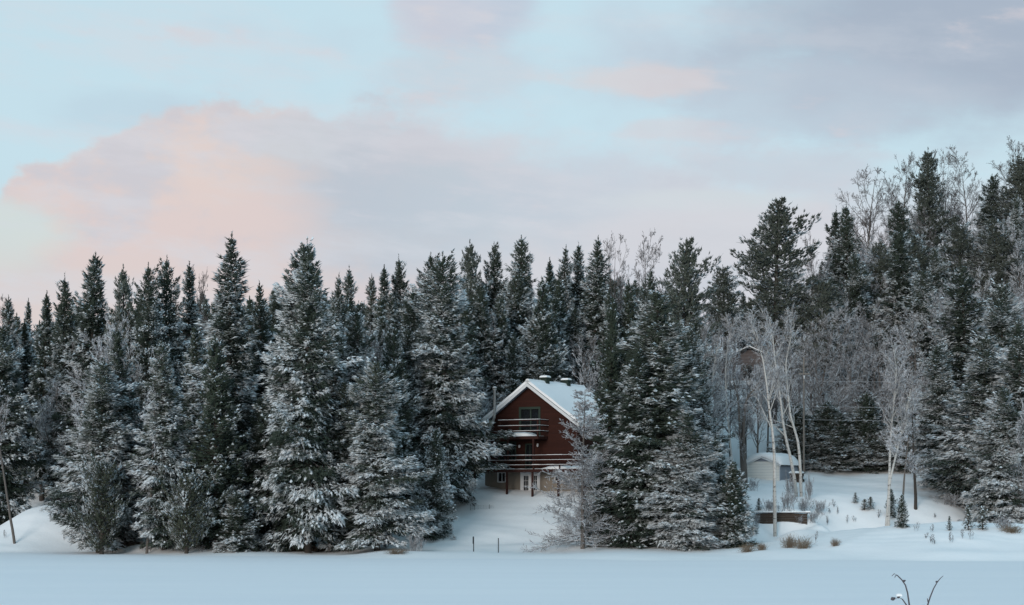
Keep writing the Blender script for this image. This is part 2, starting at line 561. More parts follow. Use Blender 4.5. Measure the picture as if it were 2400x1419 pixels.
_n = len(ctrl)
_d2 = ((ctrl[:, None, :2] - ctrl[None, :, :2]) ** 2).sum(-1)
_K = tps_kernel(_d2) + np.eye(_n) * 1.5
_Pm = np.c_[np.ones(_n), ctrl[:, :2]]
_L = np.block([[_K, _Pm], [_Pm.T, np.zeros((3, 3))]])
_w = np.linalg.solve(_L, np.r_[ctrl[:, 2], np.zeros(3)])


def ground_z(x, y):
    x = np.atleast_1d(np.asarray(x, float)); y = np.atleast_1d(np.asarray(y, float))
    o = np.empty(len(x))
    for i in range(0, len(x), 20000):
        xs, ys = x[i:i + 20000], y[i:i + 20000]
        d2 = (xs[:, None] - ctrl[None, :, 0]) ** 2 + (ys[:, None] - ctrl[None, :, 1]) ** 2
        o[i:i + 20000] = tps_kernel(d2) @ _w[:_n] + _w[_n] + _w[_n + 1] * xs + _w[_n + 2] * ys
    land = np.clip((o + 0.1) / 1.2, 0, 1)
    o += land * (0.10 * np.sin(x * 0.83 + 1.3 * np.sin(y * 0.31)) * np.sin(y * 0.71 + 0.8 * np.sin(x * 0.41))
                 + 0.035 * np.sin(x * 2.3 + y * 1.1) * np.sin(y * 2.9 - x * 0.7))
    # hollow below the timber retaining wall
    fy = np.exp(-(((y - 138.9) / 0.85) ** 2))
    o -= 0.75 * np.exp(-(((x - X(1846, 139)) / 1.5) ** 2)) * fy
    o += 1.25 * np.exp(-(((x - X(1757, 139)) / 1.0) ** 2)) * fy + 0.75 * np.exp(-(((x - X(1926, 139)) / 1.0) ** 2)) * fy
    o += 0.95 * np.exp(-(((x - X(1840, 141)) / 3.1) ** 4)) * np.exp(-(((y - 141.0) / 1.0) ** 4))      # fill behind the wall
    lip = 0.5 + 0.5 * np.sin(x * 0.37 + 1.1 * np.sin(x * 0.13 + 2.0)) * np.sin(x * 0.17 + 0.6)
    o += 0.55 * lip * np.exp(-(((o - 0.12) / 0.40) ** 2))            # wind lip along the shore
    o = 0.16 * np.logaddexp(0.0, o / 0.16) - 0.035
    return o


def gz(x, y):
    return float(ground_z([x], [y])[0])

# ------------------------------------------------------------------ ground, lake, near bank


def grid_mesh(name, xs, ys, Zf, m):
    gx, gy = np.meshgrid(xs, ys)
    z = Zf(gx.ravel(), gy.ravel())
    V = np.c_[gx.ravel(), gy.ravel(), z]
    nx, ny = len(xs), len(ys)
    i = (np.arange(ny - 1)[:, None] * nx + np.arange(nx - 1)[None, :]).ravel()
    fa = np.stack([i, i + 1, i + 1 + nx, i + nx], -1)
    me = mesh_np(name, V, [fa], m)
    me.shade_smooth()
    return me


def hill_z(x, y):
    return ground_z(x, np.minimum(y, 262.0))


def lake_z(x, y):                                   # long low wind drifts on the ice
    f = np.clip((y - 30) / 15, 0, 1) * np.clip((152 - y) / 15, 0, 1) * np.clip((98 - np.abs(x)) / 20, 0, 1)
    return f * (0.022 * np.sin(y * 0.47 + 0.06 * x + 2.2 * np.sin(x * 0.045 + 0.5)) * (0.6 + 0.4 * np.sin(x * 0.11 + y * 0.05))
                + 0.012 * np.sin(y * 1.1 - 0.10 * x + 1.7 * np.sin(x * 0.13 + 1.0)) + 0.005 * np.sin(y * 2.3 + x * 0.45))


xs = np.r_[np.linspace(-260, -66, 30), np.linspace(-64, -46, 25), np.linspace(-45.4, 45.4, 230), np.linspace(46, 72, 36), np.linspace(75, 260, 30)]
ys = np.r_[np.linspace(104, 124, 26), np.linspace(124.4, 170, 128), np.linspace(171, 262, 70), np.linspace(268, 420, 18)]
structure(link('snowy_ground', grid_mesh('snowy_ground', xs, ys, hill_z, M['snow'])))
structure(link('frozen_lake', grid_mesh('frozen_lake', np.r_[np.linspace(-1600, -100, 16), np.linspace(-95, 95, 200), np.linspace(100, 1600, 16)],
                                         np.r_[np.linspace(-900, 30, 12), np.linspace(34, 150, 160), np.linspace(160, 900, 10)], lake_z, M['lake'])))


def near_z(x, y):
    t = np.clip((30.0 - y) / 18.0, 0, 1)
    t = t * t * (3 - 2 * t)
    return -0.3 + 2.6 * t + 0.06 * np.sin(x * 0.9) * np.sin(y * 1.1)


structure(link('near_bank', grid_mesh('near_bank', np.linspace(-60, 60, 61), np.linspace(-50, 31, 60), near_z, M['snow'])))

# ------------------------------------------------------------------ the red-brown cabin
H = thing('cabin', 'red-brown three storey cabin with snowy gable roof in the forest clearing', 'house', (1.568, 150.0, 4.2), math.radians(-30))


def part(mb, name, m, parent=None, label=None, smooth=False):
    o = mb.build(name, M[m], parent if parent is not None else H, smooth)
    if label:
        o['label'] = label
    return o


def wall_panel(x0, x1, z0, z1, y0, y1, holes, mb=None):
    """front wall cut round its openings (x0,x1,z0,z1)"""
    mb = mb or MB()
    cuts = sorted(set([x0, x1] + [h[0] for h in holes] + [h[1] for h in holes]))
    for a, b in zip(cuts[:-1], cuts[1:]):
        hs = sorted([(h[2], h[3]) for h in holes if h[0] <= a + 1e-6 and h[1] >= b - 1e-6])
        z = z0
        for h0, h1 in hs:
            if h0 > z + 1e-6:
                mb.box(a, b, y0, y1, z, h0)
            z = h1
        if z < z1 - 1e-6:
            mb.box(a, b, y0, y1, z, z1)
    return mb


HW, HL = 4.45, 9.0
OPEN_B = [(-3.2, -2.4, 1.32, 2.18), (-0.92, 0.84, -0.55, 2.2), (2.3, 3.05, 1.35, 1.85)]
OPEN_M = [(-3.05, -1.4, 3.05, 4.72), (-0.5, 0.32, 2.45, 4.55)]
OPEN_U = (-1.0, 0.86, 5.2, 7.5)
part(wall_panel(-HW, HW, -0.9, 2.3, 0, .2, OPEN_B).box(-HW, -HW + .2, .2, HL, -.9, 2.3).box(HW - .2, HW, .2, HL, -.9, 2.3)
     .box(-HW + .2, HW - .2, HL - .2, HL, -.9, 2.3), 'foundation_wall', 'stucco')
SL = 0.719
w = wall_panel(-HW, HW, 2.302, 6.35, -.04, .18, OPEN_M + [(OPEN_U[0], OPEN_U[1], OPEN_U[2], 6.35)])
gtop = lambda x: 9.42 - SL * abs(x)
w.prism([(-HW, 6.35), (OPEN_U[0], 6.35), (OPEN_U[0], gtop(OPEN_U[0])), (-HW, gtop(HW) + .13)], 'y', -.04, .18)
w.prism([(OPEN_U[0], OPEN_U[3]), (OPEN_U[1], OPEN_U[3]), (OPEN_U[1], gtop(OPEN_U[1])), (0, 9.42), (OPEN_U[0], gtop(OPEN_U[0]))], 'y', -.04, .18)
w.prism([(OPEN_U[1], 6.35), (HW, 6.35), (HW, gtop(HW) + .13), (OPEN_U[1], gtop(OPEN_U[1]))], 'y', -.04, .18)
w.box(-HW, -HW + .2, .18, HL, 2.302, 6.2).box(HW - .2, HW, .18, HL, 2.302, 6.2)
w.prism([(-HW + .2, 2.3), (HW - .2, 2.3), (HW - .2, 6.2), (0, 9.4), (-HW + .2, 6.2)], 'y', HL - .2, HL)
part(w, 'wall', 'siding', label='red-brown board wall of the upper floors')
part(MB().box(-HW + .21, HW - .21, .19, HL - .21, 2.2, 2.34).box(-HW + .21, HW - .21, .19, HL - .21, 4.95, 5.1), 'inner_floor', 'stain')

# roof
ztop, xe, y0r, y1r = 9.62, 4.85, -.62, HL + .5
roof = MB()
for s in (-1, 1):
    poly = [(0, ztop), (0, ztop - .16), (s * xe, ztop - .16 - SL * xe), (s * xe, ztop - SL * xe)]
    roof.prism(poly if s < 0 else poly[::-1], 'y', y0r, y1r)
roof_o = part(roof, 'roof', 'shingle')
for s in (-1, 1):
    poly = [(0, ztop - .035), (0, ztop - .32), (s * (xe + .01), ztop - .32 - SL * (xe + .01)), (s * (xe + .01), ztop - .035 - SL * (xe + .01))]
    part(MB().prism(poly if s < 0 else poly[::-1], 'y', y0r - .05, y0r - .004), 'rake_board', 'white')
    poly = [(0, ztop - .165), (0, ztop - .20), (s * (xe - .02), ztop - .20 - SL * (xe - .02)), (s * (xe - .02), ztop - .165 - SL * (xe - .02))]
    part(MB().prism(poly if s < 0 else poly[::-1], 'y', y0r + .004, -.05), 'soffit', 'greyblue')
    part(MB().box(*sorted((s * (xe + .015), s * (xe + .05))), y0r, y1r, ztop - .26 - SL * xe, ztop - .02 - SL * xe), 'eave_board', 'white')
    sn = MB()
    N = 20
    prof = []
    for i in range(N + 1):
        u = i / N
        x = u * (xe + .02)
        th = .25 * (1 - max(0, (u - .96) / .04) ** 2 * .7) + .02 * math.sin(u * 17)
        prof.append((s * x, ztop - SL * x + th))
    bot = [(s * (xe + .02) * (1 - i / N), ztop - SL * (xe + .02) * (1 - i / N) + .004) for i in range(N + 1)]
    for i in range(N):                                    # one quad strip slab per step
        q = [prof[i], prof[i + 1], bot[N - i - 1], bot[N - i]]
        sn.prism(q[::-1] if s < 0 else q, 'y', y0r + .03, y1r - .03)
    part(sn, 'snow_cover', 'snow', roof_o)
part(MB().prism([(-.26, ztop + .02), (.26, ztop + .02), (.12, ztop + .29), (0, ztop + .325), (-.12, ztop + .29)], 'y', y0r + .03, y1r - .03), 'snow_ridge', 'snow', roof_o)
for t, w_, nm in ((2.5, .28, 'darkgreen'), (6.3, .27, 'darkgreen')):
    v = part(MB().box(-w_, w_, t - w_, t + w_, ztop - .25, ztop + .50).box(-w_ - .1, w_ + .1, t - w_ - .1, t + w_ + .1, ztop + .50, ztop + .60), 'roof_vent', nm, roof_o)
    part(MB().softbox(-w_ - .08, w_ + .08, t - w_ - .08, t + w_ + .08, ztop + .602, ztop + .76, .09), 'snow_cap', 'snow', roof_o)


def window(x0, x1, z0, z1, y, frame, name='window', fw=.07, mullions=(), bars=(), parent=None):
    """frame in an opening whose outer wall face is at y; glass set back"""
    f = MB()
    f.box(x0 - .03, x0 + fw, y - .05, y + .10, z0, z1).box(x1 - fw, x1 + .03, y - .05, y + .10, z0, z1)
    f.box(x0 + fw, x1 - fw, y - .05, y + .10, z1 - fw, z1 + .03).box(x0 + fw, x1 - fw, y - .06, y + .10, z0 - .03, z0 + fw)
    o = part(f, name, frame)
    xs_ = [x0 + fw] + list(mullions) + [x1 - fw]
    for a, b in zip(xs_[:-1], xs_[1:]):
        part(MB().box(a, b, y + .055, y + .075, z0 + fw, z1 - fw), 'pane', 'glass', o)
    for mx in mullions:
        part(MB().box(mx - .03, mx + .03, y - .01, y + .09, z0 + fw, z1 - fw), 'mullion', frame, o)
    return o


window(*OPEN_B[0], 0, 'white', mullions=(-2.8,))
window(*OPEN_B[2], 0, 'white', mullions=(2.68,))
window(*OPEN_M[0], -.04, 'darkgreen', mullions=(-2.2, -1.8))
d = part(MB().box(-.5, -.42, -.07, .1, 2.45, 4.55).box(.24, .32, -.07, .1, 2.45, 4.55).box(-.42, .24, -.07, .1, 4.45, 4.55), 'door', 'darkgreen')
part(MB().box(-.42, .24, .02, .06, 2.45, 4.45), 'pane', 'glass', d)
part(MB().box(-.11, -.05, .0, .07, 2.45, 4.45), 'mullion', 'darkgreen', d)
# french door of the basement
fd = MB().box(-.98, -.85, -.05, .1, -.55, 2.12).box(.78, .9, -.05, .1, -.55, 2.12).box(-.98, .9, -.06, .1, 2.12, 2.26)
french = part(fd, 'french_door', 'white')
for xa, xb in ((-.85, -.04), (-.02, .78)):
    part(MB().box(xa, xa + .17, -.02, .06, -.5, 2.1).box(xb - .17, xb, -.02, .06, -.5, 2.1).box(xa + .17, xb - .17, -.02, .06, 1.85, 2.1)
         .box(xa + .17, xb - .17, -.02, .06, -.5, -.2), 'door_leaf', 'white', french)
    g0, g1 = xa + .17, xb - .17
    part(MB().box(g0, g1, .015, .03, -.2, 1.85), 'pane', 'glass', french)
    mu = MB()
    for q in (1, 2):
        mu.box(g0 + (g1 - g0) * q / 3 - .011, g0 + (g1 - g0) * q / 3 + .011, -.005, .012, -.2, 1.85)
    for q in range(1, 5):
        z_ = -.2 + 2.05 * q / 5
        mu.box(g0, g1, -.008, .010, z_ - .011, z_ + .011)
    part(mu, 'muntin', 'white', french)
# upper sliding door with curtains
ud = part(MB().box(-1.1, -.92, -.08, .1, 5.14, 7.42).box(.78, .96, -.08, .1, 5.14, 7.42).box(-1.1, .96, -.085, .1, 7.42, 7.62), 'sliding_door', 'darkgreen')
part(MB().box(-.92, -.07, .03, .05, 5.2, 7.42), 'pane', 'glass', ud)
part(MB().box(.0, .78, .05, .07, 5.2, 7.42), 'pane', 'glass', ud)
part(MB().box(-.07, .05, .0, .09, 5.2, 7.42), 'mullion', 'darkgreen', ud)


def curtain(x0, x1, y, z0, z1, m, parent, folds=7):
    mb = MB()
    n = folds * 4
    vs = []
    for i in range(n + 1):
        x = x0 + (x1 - x0) * i / n
        yy = y + .035 * math.sin(i * math.pi / 2)
        vs += [(x, yy, z0), (x, yy, z1)]
    mb.add(vs, [(2 * i, 2 * i + 2, 2 * i + 3, 2 * i + 1) for i in range(n)])
    return part(mb, 'curtain', m, parent)


curtain(-.05, .22, .16, 5.25, 7.36, 'greencurtain', ud, 4)
curtain(.25, .74, .20, 5.25, 7.2, 'curtain', ud, 6)
curtain(-.5, -.3, .22, 5.25, 7.36, 'greencurtain', ud, 3)

# decks, posts, rails
part(MB().box(-4.55, 6.2, -1.9, -.06, 2.2, 2.36).box(4.47, 6.2, -.06, 5.0, 2.2, 2.36), 'deck', 'stain')
part(MB().box(-4.6, 6.25, -1.96, -1.905, 2.12, 2.37).box(6.205, 6.255, -1.9, 5.05, 2.12, 2.37), 'deck_beam', 'stain')
part(MB().box(-2.1, 1.62, -1.65, -.06, 4.95, 5.1), 'balcony', 'stain')
part(MB().box(-2.14, 1.66, -1.71, -1.655, 4.86, 5.11).box(1.625, 1.67, -1.65, -.06, 4.86, 5.11).box(-2.15, -2.105, -1.65, -.06, 4.86, 5.11), 'balcony_beam', 'stain')


def post(x, y, z0, z1, r=.075):
    return part(MB().box(x - r, x + r, y - r, y + r, z0, z1), 'post', 'stain')


for x in (-4.4, -1.27, 1.17, 3.6, 6.05):
    post(x, -1.78, -.9, 2.195)
for y in (1.2, 4.6):
    post(6.05, y, -.9, 2.195)
for x in (-1.27, 1.17):
    post(x, -1.6, 2.37, 4.945)
for x in (-4.45, -1.42, 1.32, 3.75, 6.1):
    post(x, -1.84, 2.37, 3.5, .05)
for x, y in ((-2.04, -1.58), (1.56, -1.58)):
    post(x, y, 5.105, 6.5, .06)
for y in (1.2, 4.8):
    post(6.1, y, 2.37, 3.5, .05)


def rail(x0, x1, y0, y1, z, snow=True):
    r = part(MB().box(x0, x1, y0, y1, z - .09, z), 'rail', 'stain')
    if snow:
        mb = MB()
        lx, ly = x1 - x0, y1 - y0
        n = max(2, int(max(lx, ly) / .7))
        rng = random.Random(int((x0 + z) * 1000))
        for i in range(n):
            if lx > ly:
                mb.softbox(x0 + lx * i / n, x0 + lx * (i + 1) / n, y0 - .006, y1 + .006, z + .003, z + .02 + .022 * rng.random(), .008)
            else:
                mb.softbox(x0 - .006, x1 + .006, y0 + ly * i / n, y0 + ly * (i + 1) / n, z + .003, z + .02 + .022 * rng.random(), .008)
        part(mb, 'snow_strip', 'snow', r)


for z in (2.72, 3.12, 3.52):
    rail(-4.5, 6.15, -1.965, -1.90, z)
    rail(6.16, 6.22, -1.84, 4.85, z)
for z in (5.55, 6.0, 6.48):
    rail(-2.15, 1.66, -1.70, -1.64, z)
    rail(1.67, 1.73, -1.63, -.06, z)
    rail(-2.22, -2.16, -1.63, -.06, z)


def mound(x0, x1, y0, y1, z, h, peak, name='snow_drift'):
    """snow lying on a deck; peak: (x, spread) list of heaps"""
    n, q = 36, 10
    vs, fs = [], []
    for j in range(q + 1):
        for i in range(n + 1):
            x = x0 + (x1 - x0) * i / n
            y = y0 + (y1 - y0) * j / q
            e = min(1, min(i, n - i) / 3) * min(1, min(j, q - j) / 2)
            e = math.sin(e * math.pi / 2)
            hh = .06 + h * min(1, sum(math.exp(-((x - c) / s_) ** 4) for c, s_ in peak)) + .015 * math.sin(x * 5 + y * 3)
            vs.append((x, y, z + .003 + hh * e))
    for j in range(q):
        for i in range(n):
            a = j * (n + 1) + i
            fs.append((a, a + 1, a + n + 2, a + n + 1))
    return part(MB().add(vs, fs), name, 'snow', smooth=True)


mound(-2.05, 1.6, -1.62, -.08, 5.10, .33, [(-.45, 1.15)])
mound(-4.5, 4.4, -1.88, -.08, 2.36, .34, [(-4.2, 2.4), (4.3, 1.9)])
mound(4.48, 6.15, -1.88, 4.95, 2.36, .34, [(5.3, 3)])
# stove pipe: up the wall, out round the eave, up past the roof
pipe = part(MB().tube([(-3.9, -.22, 2.4), (-3.9, -.22, 5.6), (-3.86, -.26, 5.75), (-3.05, -.86, 6.75), (-2.98, -.9, 6.95), (-2.98, -.9, 9.15)], .105, 10), 'stove_pipe', 'steel', smooth=True)
part(MB().tube([(-2.98, -.9, 9.22), (-2.98, -.9, 9.30)], [.2, .2], 10).tube([(-2.98, -.9, 9.10), (-2.98, -.9, 9.16)], [.17, .17], 10), 'pipe_cap', 'steel', pipe)
part(MB().tube([(-2.98, -.9, 9.303), (-2.98, -.9, 9.36)], [.18, .08], 10), 'snow_cap', 'snow', pipe)
for z in (7.2, 7.9):
    part(MB().tube([(-2.98, -.9, z), (-2.98, -.9, z + .06)], .12, 10), 'pipe_band', 'steel', pipe)
# wall lamps and the white ornament under the balcony
for x, z in ((-1.02, 4.35), (.74, 4.42), (-3.55, 5.0)):
    l = part(MB().box(x - .05, x + .05, -.09, -.042, z - .1, z + .1), 'wall_lamp', 'white')
    part(MB().tube([(x, -.16, z - .16), (x, -.16, z - .02), (x, -.16, z + .08), (x, -.16, z + .12)], [.05, .09, .07, .02], 8), 'lamp_shade', 'white', l, smooth=True)
part(MB().box(3.9, 4.1, -.075, -.042, 2.4, 6.0), 'corner_board', 'stain')
part(MB().box(-HW - .03, -HW + .1, -.075, -.045, 2.4, 6.0), 'corner_board', 'white')

# ------------------------------------------------------------------ white shed on the terrace
sh = thing('shed', 'small cream garden shed under a thick rounded snow cap', 'shed', (X(1787, 163), 163, gz(X(1787, 163), 163) - .15), math.radians(-35))
hw, sl_, sw = 1.72, 3.7, 1.45
core = MB().box(-hw + .06, hw - .06, .06, sl_ - .02, -.5, sw - .02)
core.prism([(-hw + .06, sw - .02), (hw - .06, sw - .02), (0, sw + .62)], 'y', .06, sl_ - .02)
part(core, 'wall', 'bluegrey', sh)
bm_ = {}
for i in range(9):
    z0 = -.5 + i * .25
    z1 = z0 + .238
    top_w = hw if z1 <= sw else hw * max(0.0, (sw + .66 - z1) / .66)
    bot_w = hw if z0 <= sw else hw * max(0.0, (sw + .66 - z0) / .66)
    if top_w < .1:
        continue
    part(MB().prism([(-bot_w, z0), (bot_w, z0), (top_w, z1), (-top_w, z1)], 'y', .0, .055), 'plank', 'cream', sh)
    if z1 <= sw:  # side planks blue-grey beside the cream front: their shade is painted in
        part(MB().box(hw - .055, hw, .06, sl_, z0, z1), 'plank', 'bluegrey', sh)
        part(MB().box(-hw, -hw + .055, .06, sl_, z0, z1), 'plank', 'bluegrey', sh)
part(MB().box(hw - .03, hw + .02, -.02, .05, -.5, sw), 'corner_board', 'white', sh)
rf = MB()
for s in (-1, 1):
    poly = [(0, sw + .74), (0, sw + .66), (s * (hw + .22), sw - .12), (s * (hw + .22), sw - .04)]
    rf.prism(poly if s < 0 else poly[::-1], 'y', -.2, sl_ + .2)
rfo = part(rf, 'roof', 'shingle', sh)
for s in (-1, 1):
    poly = [(0, sw + .73), (0, sw + .60), (s * (hw + .22), sw - .18), (s * (hw + .22), sw - .05)]
    part(MB().prism(poly if s < 0 else poly[::-1], 'y', -.25, -.203), 'rake_board', 'white', sh)
n = 24
vs, fs = [], []
for j in range(9):
    y = -.22 + (sl_ + .44) * j / 8
    e = math.sin(min(1, min(j, 8 - j) / 1.2) * math.pi / 2) if 0 < j < 8 else 0.0
    for i in range(n + 1):
        x = (hw + .24) * (2 * i / n - 1)
        base = sw + .745 - (.78 / (hw + .22)) * abs(x)
        cap_ = (sw + 1.12) - .62 * abs(x / (hw + .24)) ** 2.6
        edge = math.sin(min(1, min(i, n - i) / 2.0) * math.pi / 2)
        vs.append((x, y, base + .01 + max(.05, cap_ - base) * edge * (.35 + .65 * e)))
for j in range(8):
    for i in range(n):
        a = j * (n + 1) + i
        fs.append((a, a + 1, a + n + 2, a + n + 1))
vs2 = [(x, y, sw + .745 - (.78 / (hw + .22)) * abs(x) + .004) for (x, y, z) in vs]
o_ = len(vs)
fs2 = [tuple(i + o_ for i in f[::-1]) for f in fs]
rim = []
for i in range(n):
    rim.append((i + 1, i, i + o_, i + 1 + o_))
    b_ = 8 * (n + 1) + i
    rim.append((b_, b_ + 1, b_ + 1 + o_, b_ + o_))
for j in range(8):
    a, b_ = j * (n + 1), (j + 1) * (n + 1)
    rim.append((a, b_, b_ + o_, a + o_))
    a, b_ = a + n, b_ + n
    rim.append((b_, a, a + o_, b_ + o_))
part(MB().add(vs + vs2, fs + fs2 + rim), 'snow_cover', 'snow', rfo, smooth=True)

# snow-covered stack beside the shed
bx, by = X(1868, 162), 162.2
st = thing('log_stack', 'low stack of logs topped with snow at the right side of the cream shed', 'logs', (bx, by, gz(bx, by) - .05), math.radians(-20))
rng = random.Random(5)
for r_ in range(3):
    for i in range(5 - r_):
        part(MB().tube([(-.55, 0, 0), (.55, 0, 0)], .13 + .02 * rng.random(), 8), 'log', 'timber', st).location = ((rng.random() - .5) * .1, (i - (4 - r_) / 2) * .28, .14 + r_ * .25)
part(MB().softbox(-.62, .62, -.5, .5, .80, .98, .12), 'snow_cap', 'snow', st)

# ------------------------------------------------------------------ timber retaining wall
wx0, wx1, wy = X(1772, 140), X(1892, 140), 139.9
rw = thing('retaining_wall', 'weathered timber retaining wall in the snowy bank below the birches', 'retaining wall', ((wx0 + wx1) / 2, wy, 2.0))
hl = (wx1 - wx0) / 2
rng = random.Random(11)
for r_ in range(6):
    x = -hl
    first = True
    while x < hl - .05:
        ln = rng.uniform(1.0, 1.9) * (.6 if first and r_ % 2 else 1)
        first = False
        e = min(hl, x + ln)
        dy = rng.uniform(-.03, .03)
        part(MB().box(x + .008, e - .008, dy, dy + .17, -.25 + r_ * .205, -.25 + r_ * .205 + .19), 'timber', 'timber', rw)
        x = e
part(MB().box(-hl - .2, hl + .2, -.06, .3, 1.0, 1.05), 'cap_board', 'post', rw)
sc_ = MB()
for i in range(12):
    a_, b_ = -hl - .22 + (2 * hl + .44) * i / 12, -hl - .22 + (2 * hl + .44) * (i + 1) / 12
    sc_.softbox(a_, b_, -.08 - .05 * rng.random(), .5, 1.053, 1.10 + .09 * rng.random(), .04)
part(sc_, 'snow_cover', 'snow', rw)

# ------------------------------------------------------------------ second house half hidden on the hillside
c2x = X(1756, 205)
h2 = thing('chalet', 'brown hillside chalet half hidden behind bare birches above the shed', 'house', (c2x, 205.0, 17.2), math.radians(-12))
part(MB().box(-3.2, 3.2, 0, 6, -1.5, 2.7).prism([(-3.2, 2.7), (3.2, 2.7), (0, 4.1)], 'y', 0, 6), 'wall', 'brown', h2)
r2 = MB()
for s in (-1, 1):
    poly = [(0, 4.35), (0, 4.2), (s * 3.75, 2.5), (s * 3.75, 2.65)]
    r2.prism(poly if s < 0 else poly[::-1], 'y', -.7, 6.5)
r2o = part(r2, 'roof', 'shingle', h2)
for s in (-1, 1):
    poly = [(0, 4.50), (0, 4.354), (s * 3.75, 2.654), (s * 3.75, 2.8)]
    part(MB().prism(poly if s < 0 else poly[::-1], 'y', -.2, 6.46), 'snow_cover', 'snow', r2o)
for x0, x1 in ((-2.5, -1.85), (-1.5, -.95), (.55, 1.1), (1.9, 2.5)):
    part(MB().box(x0, x1, -.06, -.004, .1, 2.3), 'wall_panel', 'bluegrey', h2)
wf = part(MB().box(-.7, .35, -.05, -.003, .7, 2.2), 'window', 'darkgreen', h2)
part(MB().box(-.62, -.2, -.075, -.054, .78, 2.12).box(-.15, .27, -.075, -.054, .78, 2.12), 'pane', 'glass', wf)
part(MB().box(-3.3, 2.6, -2.6, -.07, -.45, -.2), 'deck', 'timber', h2)
part(MB().softbox(-3.35, 2.65, -2.65, -.08, -.197, .32, .2), 'snow_cover', 'snow', h2)
for x in (-3.1, -.4, 2.4):
    part(MB().box(x - .09, x + .09, -2.5, -2.32, -4.5, -.452), 'post', 'timber', h2)

# ------------------------------------------------------------------ utility poles and their three cables
px1, pd1 = X(1884, 166), 166.0
px2, pd2 = X(2470, 160), 160.0
poles = []
for x, y, tp, lab in ((px1, pd1, Z(838, 166), 'wooden utility pole standing behind the birches on the hillside'),
                      (px2, pd2, Z(838, 160), 'wooden utility pole just outside the right edge of the view')):
    zb = gz(x, y) - .4
    p_ = thing('utility_pole', lab, 'pole', (x, y, zb), 0, 'utility poles')
    part(MB().tube([(0, 0, 0), (0, 0, tp - zb)], [.10, .07], 8), 'shaft', 'greywood', p_)
    part(MB().box(-.5, .5, -.16, -.11, tp - zb - 1.6, tp - zb - 1.48), 'crossarm', 'greywood', p_)
    part(MB().tube([(0, -.2, tp - zb - 2.0), (0, -.2, tp - zb - 1.7)], [.05, .09], 8), 'insulator', 'white', p_)
    poles.append(p_)
for py, word in ((893, 'highest'), (953, 'middle'), (984, 'lowest')):
    pts = []
    za, zb = Z(py, pd1), Z(py + 1, pd2)
    for i in range(25):
        t = i / 24
        pts.append((px1 + (px2 - px1) * t, pd1 + (pd2 - pd1) * t - .15, za + (zb - za) * t - .35 * 4 * t * (1 - t) * .3))
    tag(MB().tube(pts, .010, 5).build('cable', M['rope']), word + ' of the three frosted cables crossing the hillside trees', 'cable', 'cables strung between the poles')

# ------------------------------------------------------------------ tree prototypes
UP = np.array([0.0, 0.0, 1.0])


def unit(v):
    return v / (np.linalg.norm(v, axis=-1, keepdims=True) + 1e-9)


def sprays(Pos, Dir, Len, Wid, dust, rng, prongs=3, spread=0.75, capfrac=0.3, capw=None, capsize=1.0, flat=0.45):
    """forked twig tips covered in needles (each prong a three-sided spike) with pads of snow on some of them"""
    n = len(Pos)
    Dir = unit(Dir)
    side = np.cross(Dir, UP + rng.normal(0, .15, (n, 3)))
    side = unit(side)
    upv = np.cross(side, Dir)
    Vs, Fs, Ds, off = [], [], [], 0
    angs = {1: [0], 2: [-.3, .3], 3: [0, 1, -1], 5: [0, .55, -.55, 1.1, -1.1]}[prongs]
    for a in angs:
        th = a * spread + rng.normal(0, .16, n)
        L = Len * (1.0 if a == 0 else .72) * rng.uniform(.75, 1.2, n)
        d = Dir * np.cos(th)[:, None] + side * np.sin(th)[:, None] + upv * rng.normal(0, .16, n)[:, None]
        d = unit(d)
        s = unit(np.cross(d, upv))
        b = Pos + Dir * (Len * (.12 * abs(a)))[:, None] * -1
        w = (Wid * .5)[:, None]
        v = np.stack([b - s * w, b + s * w, b + upv * (Wid * flat)[:, None], b + d * L[:, None]], 1)   # bl br bt tip
        Vs.append(v.reshape(-1, 3))
        i = np.arange(n)[:, None] * 4 + off
        Fs.append(np.concatenate([i + np.array([[1, 3, 2]]), i + np.array([[0, 2, 3]]), i + np.array([[0, 3, 1]])]))
        Ds.append(np.repeat(dust, 4))
        off += 4 * n
    m = rng.random(n) < (capfrac if capw is None else capfrac * capw)
    if m.any():
        p, d, s, u, L = Pos[m], Dir[m], side[m], upv[m], Len[m]
        k = m.sum()
        cl = L * rng.uniform(.45, .8, k) * capsize
        cw = np.maximum(Wid[m], .09) * rng.uniform(1.0, 2.0, k) * capsize
        c = p + d * (cl * .45)[:, None] + np.outer(Wid[m] * .25, UP)
        v = np.stack([c - d * (cl * .5)[:, None], c + s * (cw * .5)[:, None], c + d * (cl * .55)[:, None], c - s * (cw * .5)[:, None],
                      c + np.outer(cw * .55, UP) + d * (cl * rng.uniform(-.15, .15, k))[:, None]], 1)
        Vs.append(v.reshape(-1, 3))
        i = np.arange(k)[:, None] * 5 + off
        Fs.append(np.concatenate([i + np.array([[0, 1, 4]]), i + np.array([[1, 2, 4]]), i + np.array([[2, 3, 4]]), i + np.array([[3, 0, 4]])]))
        Ds.append(np.full(5 * k, 1.1))
    return np.concatenate(Vs), np.concatenate(Fs), np.concatenate(Ds)


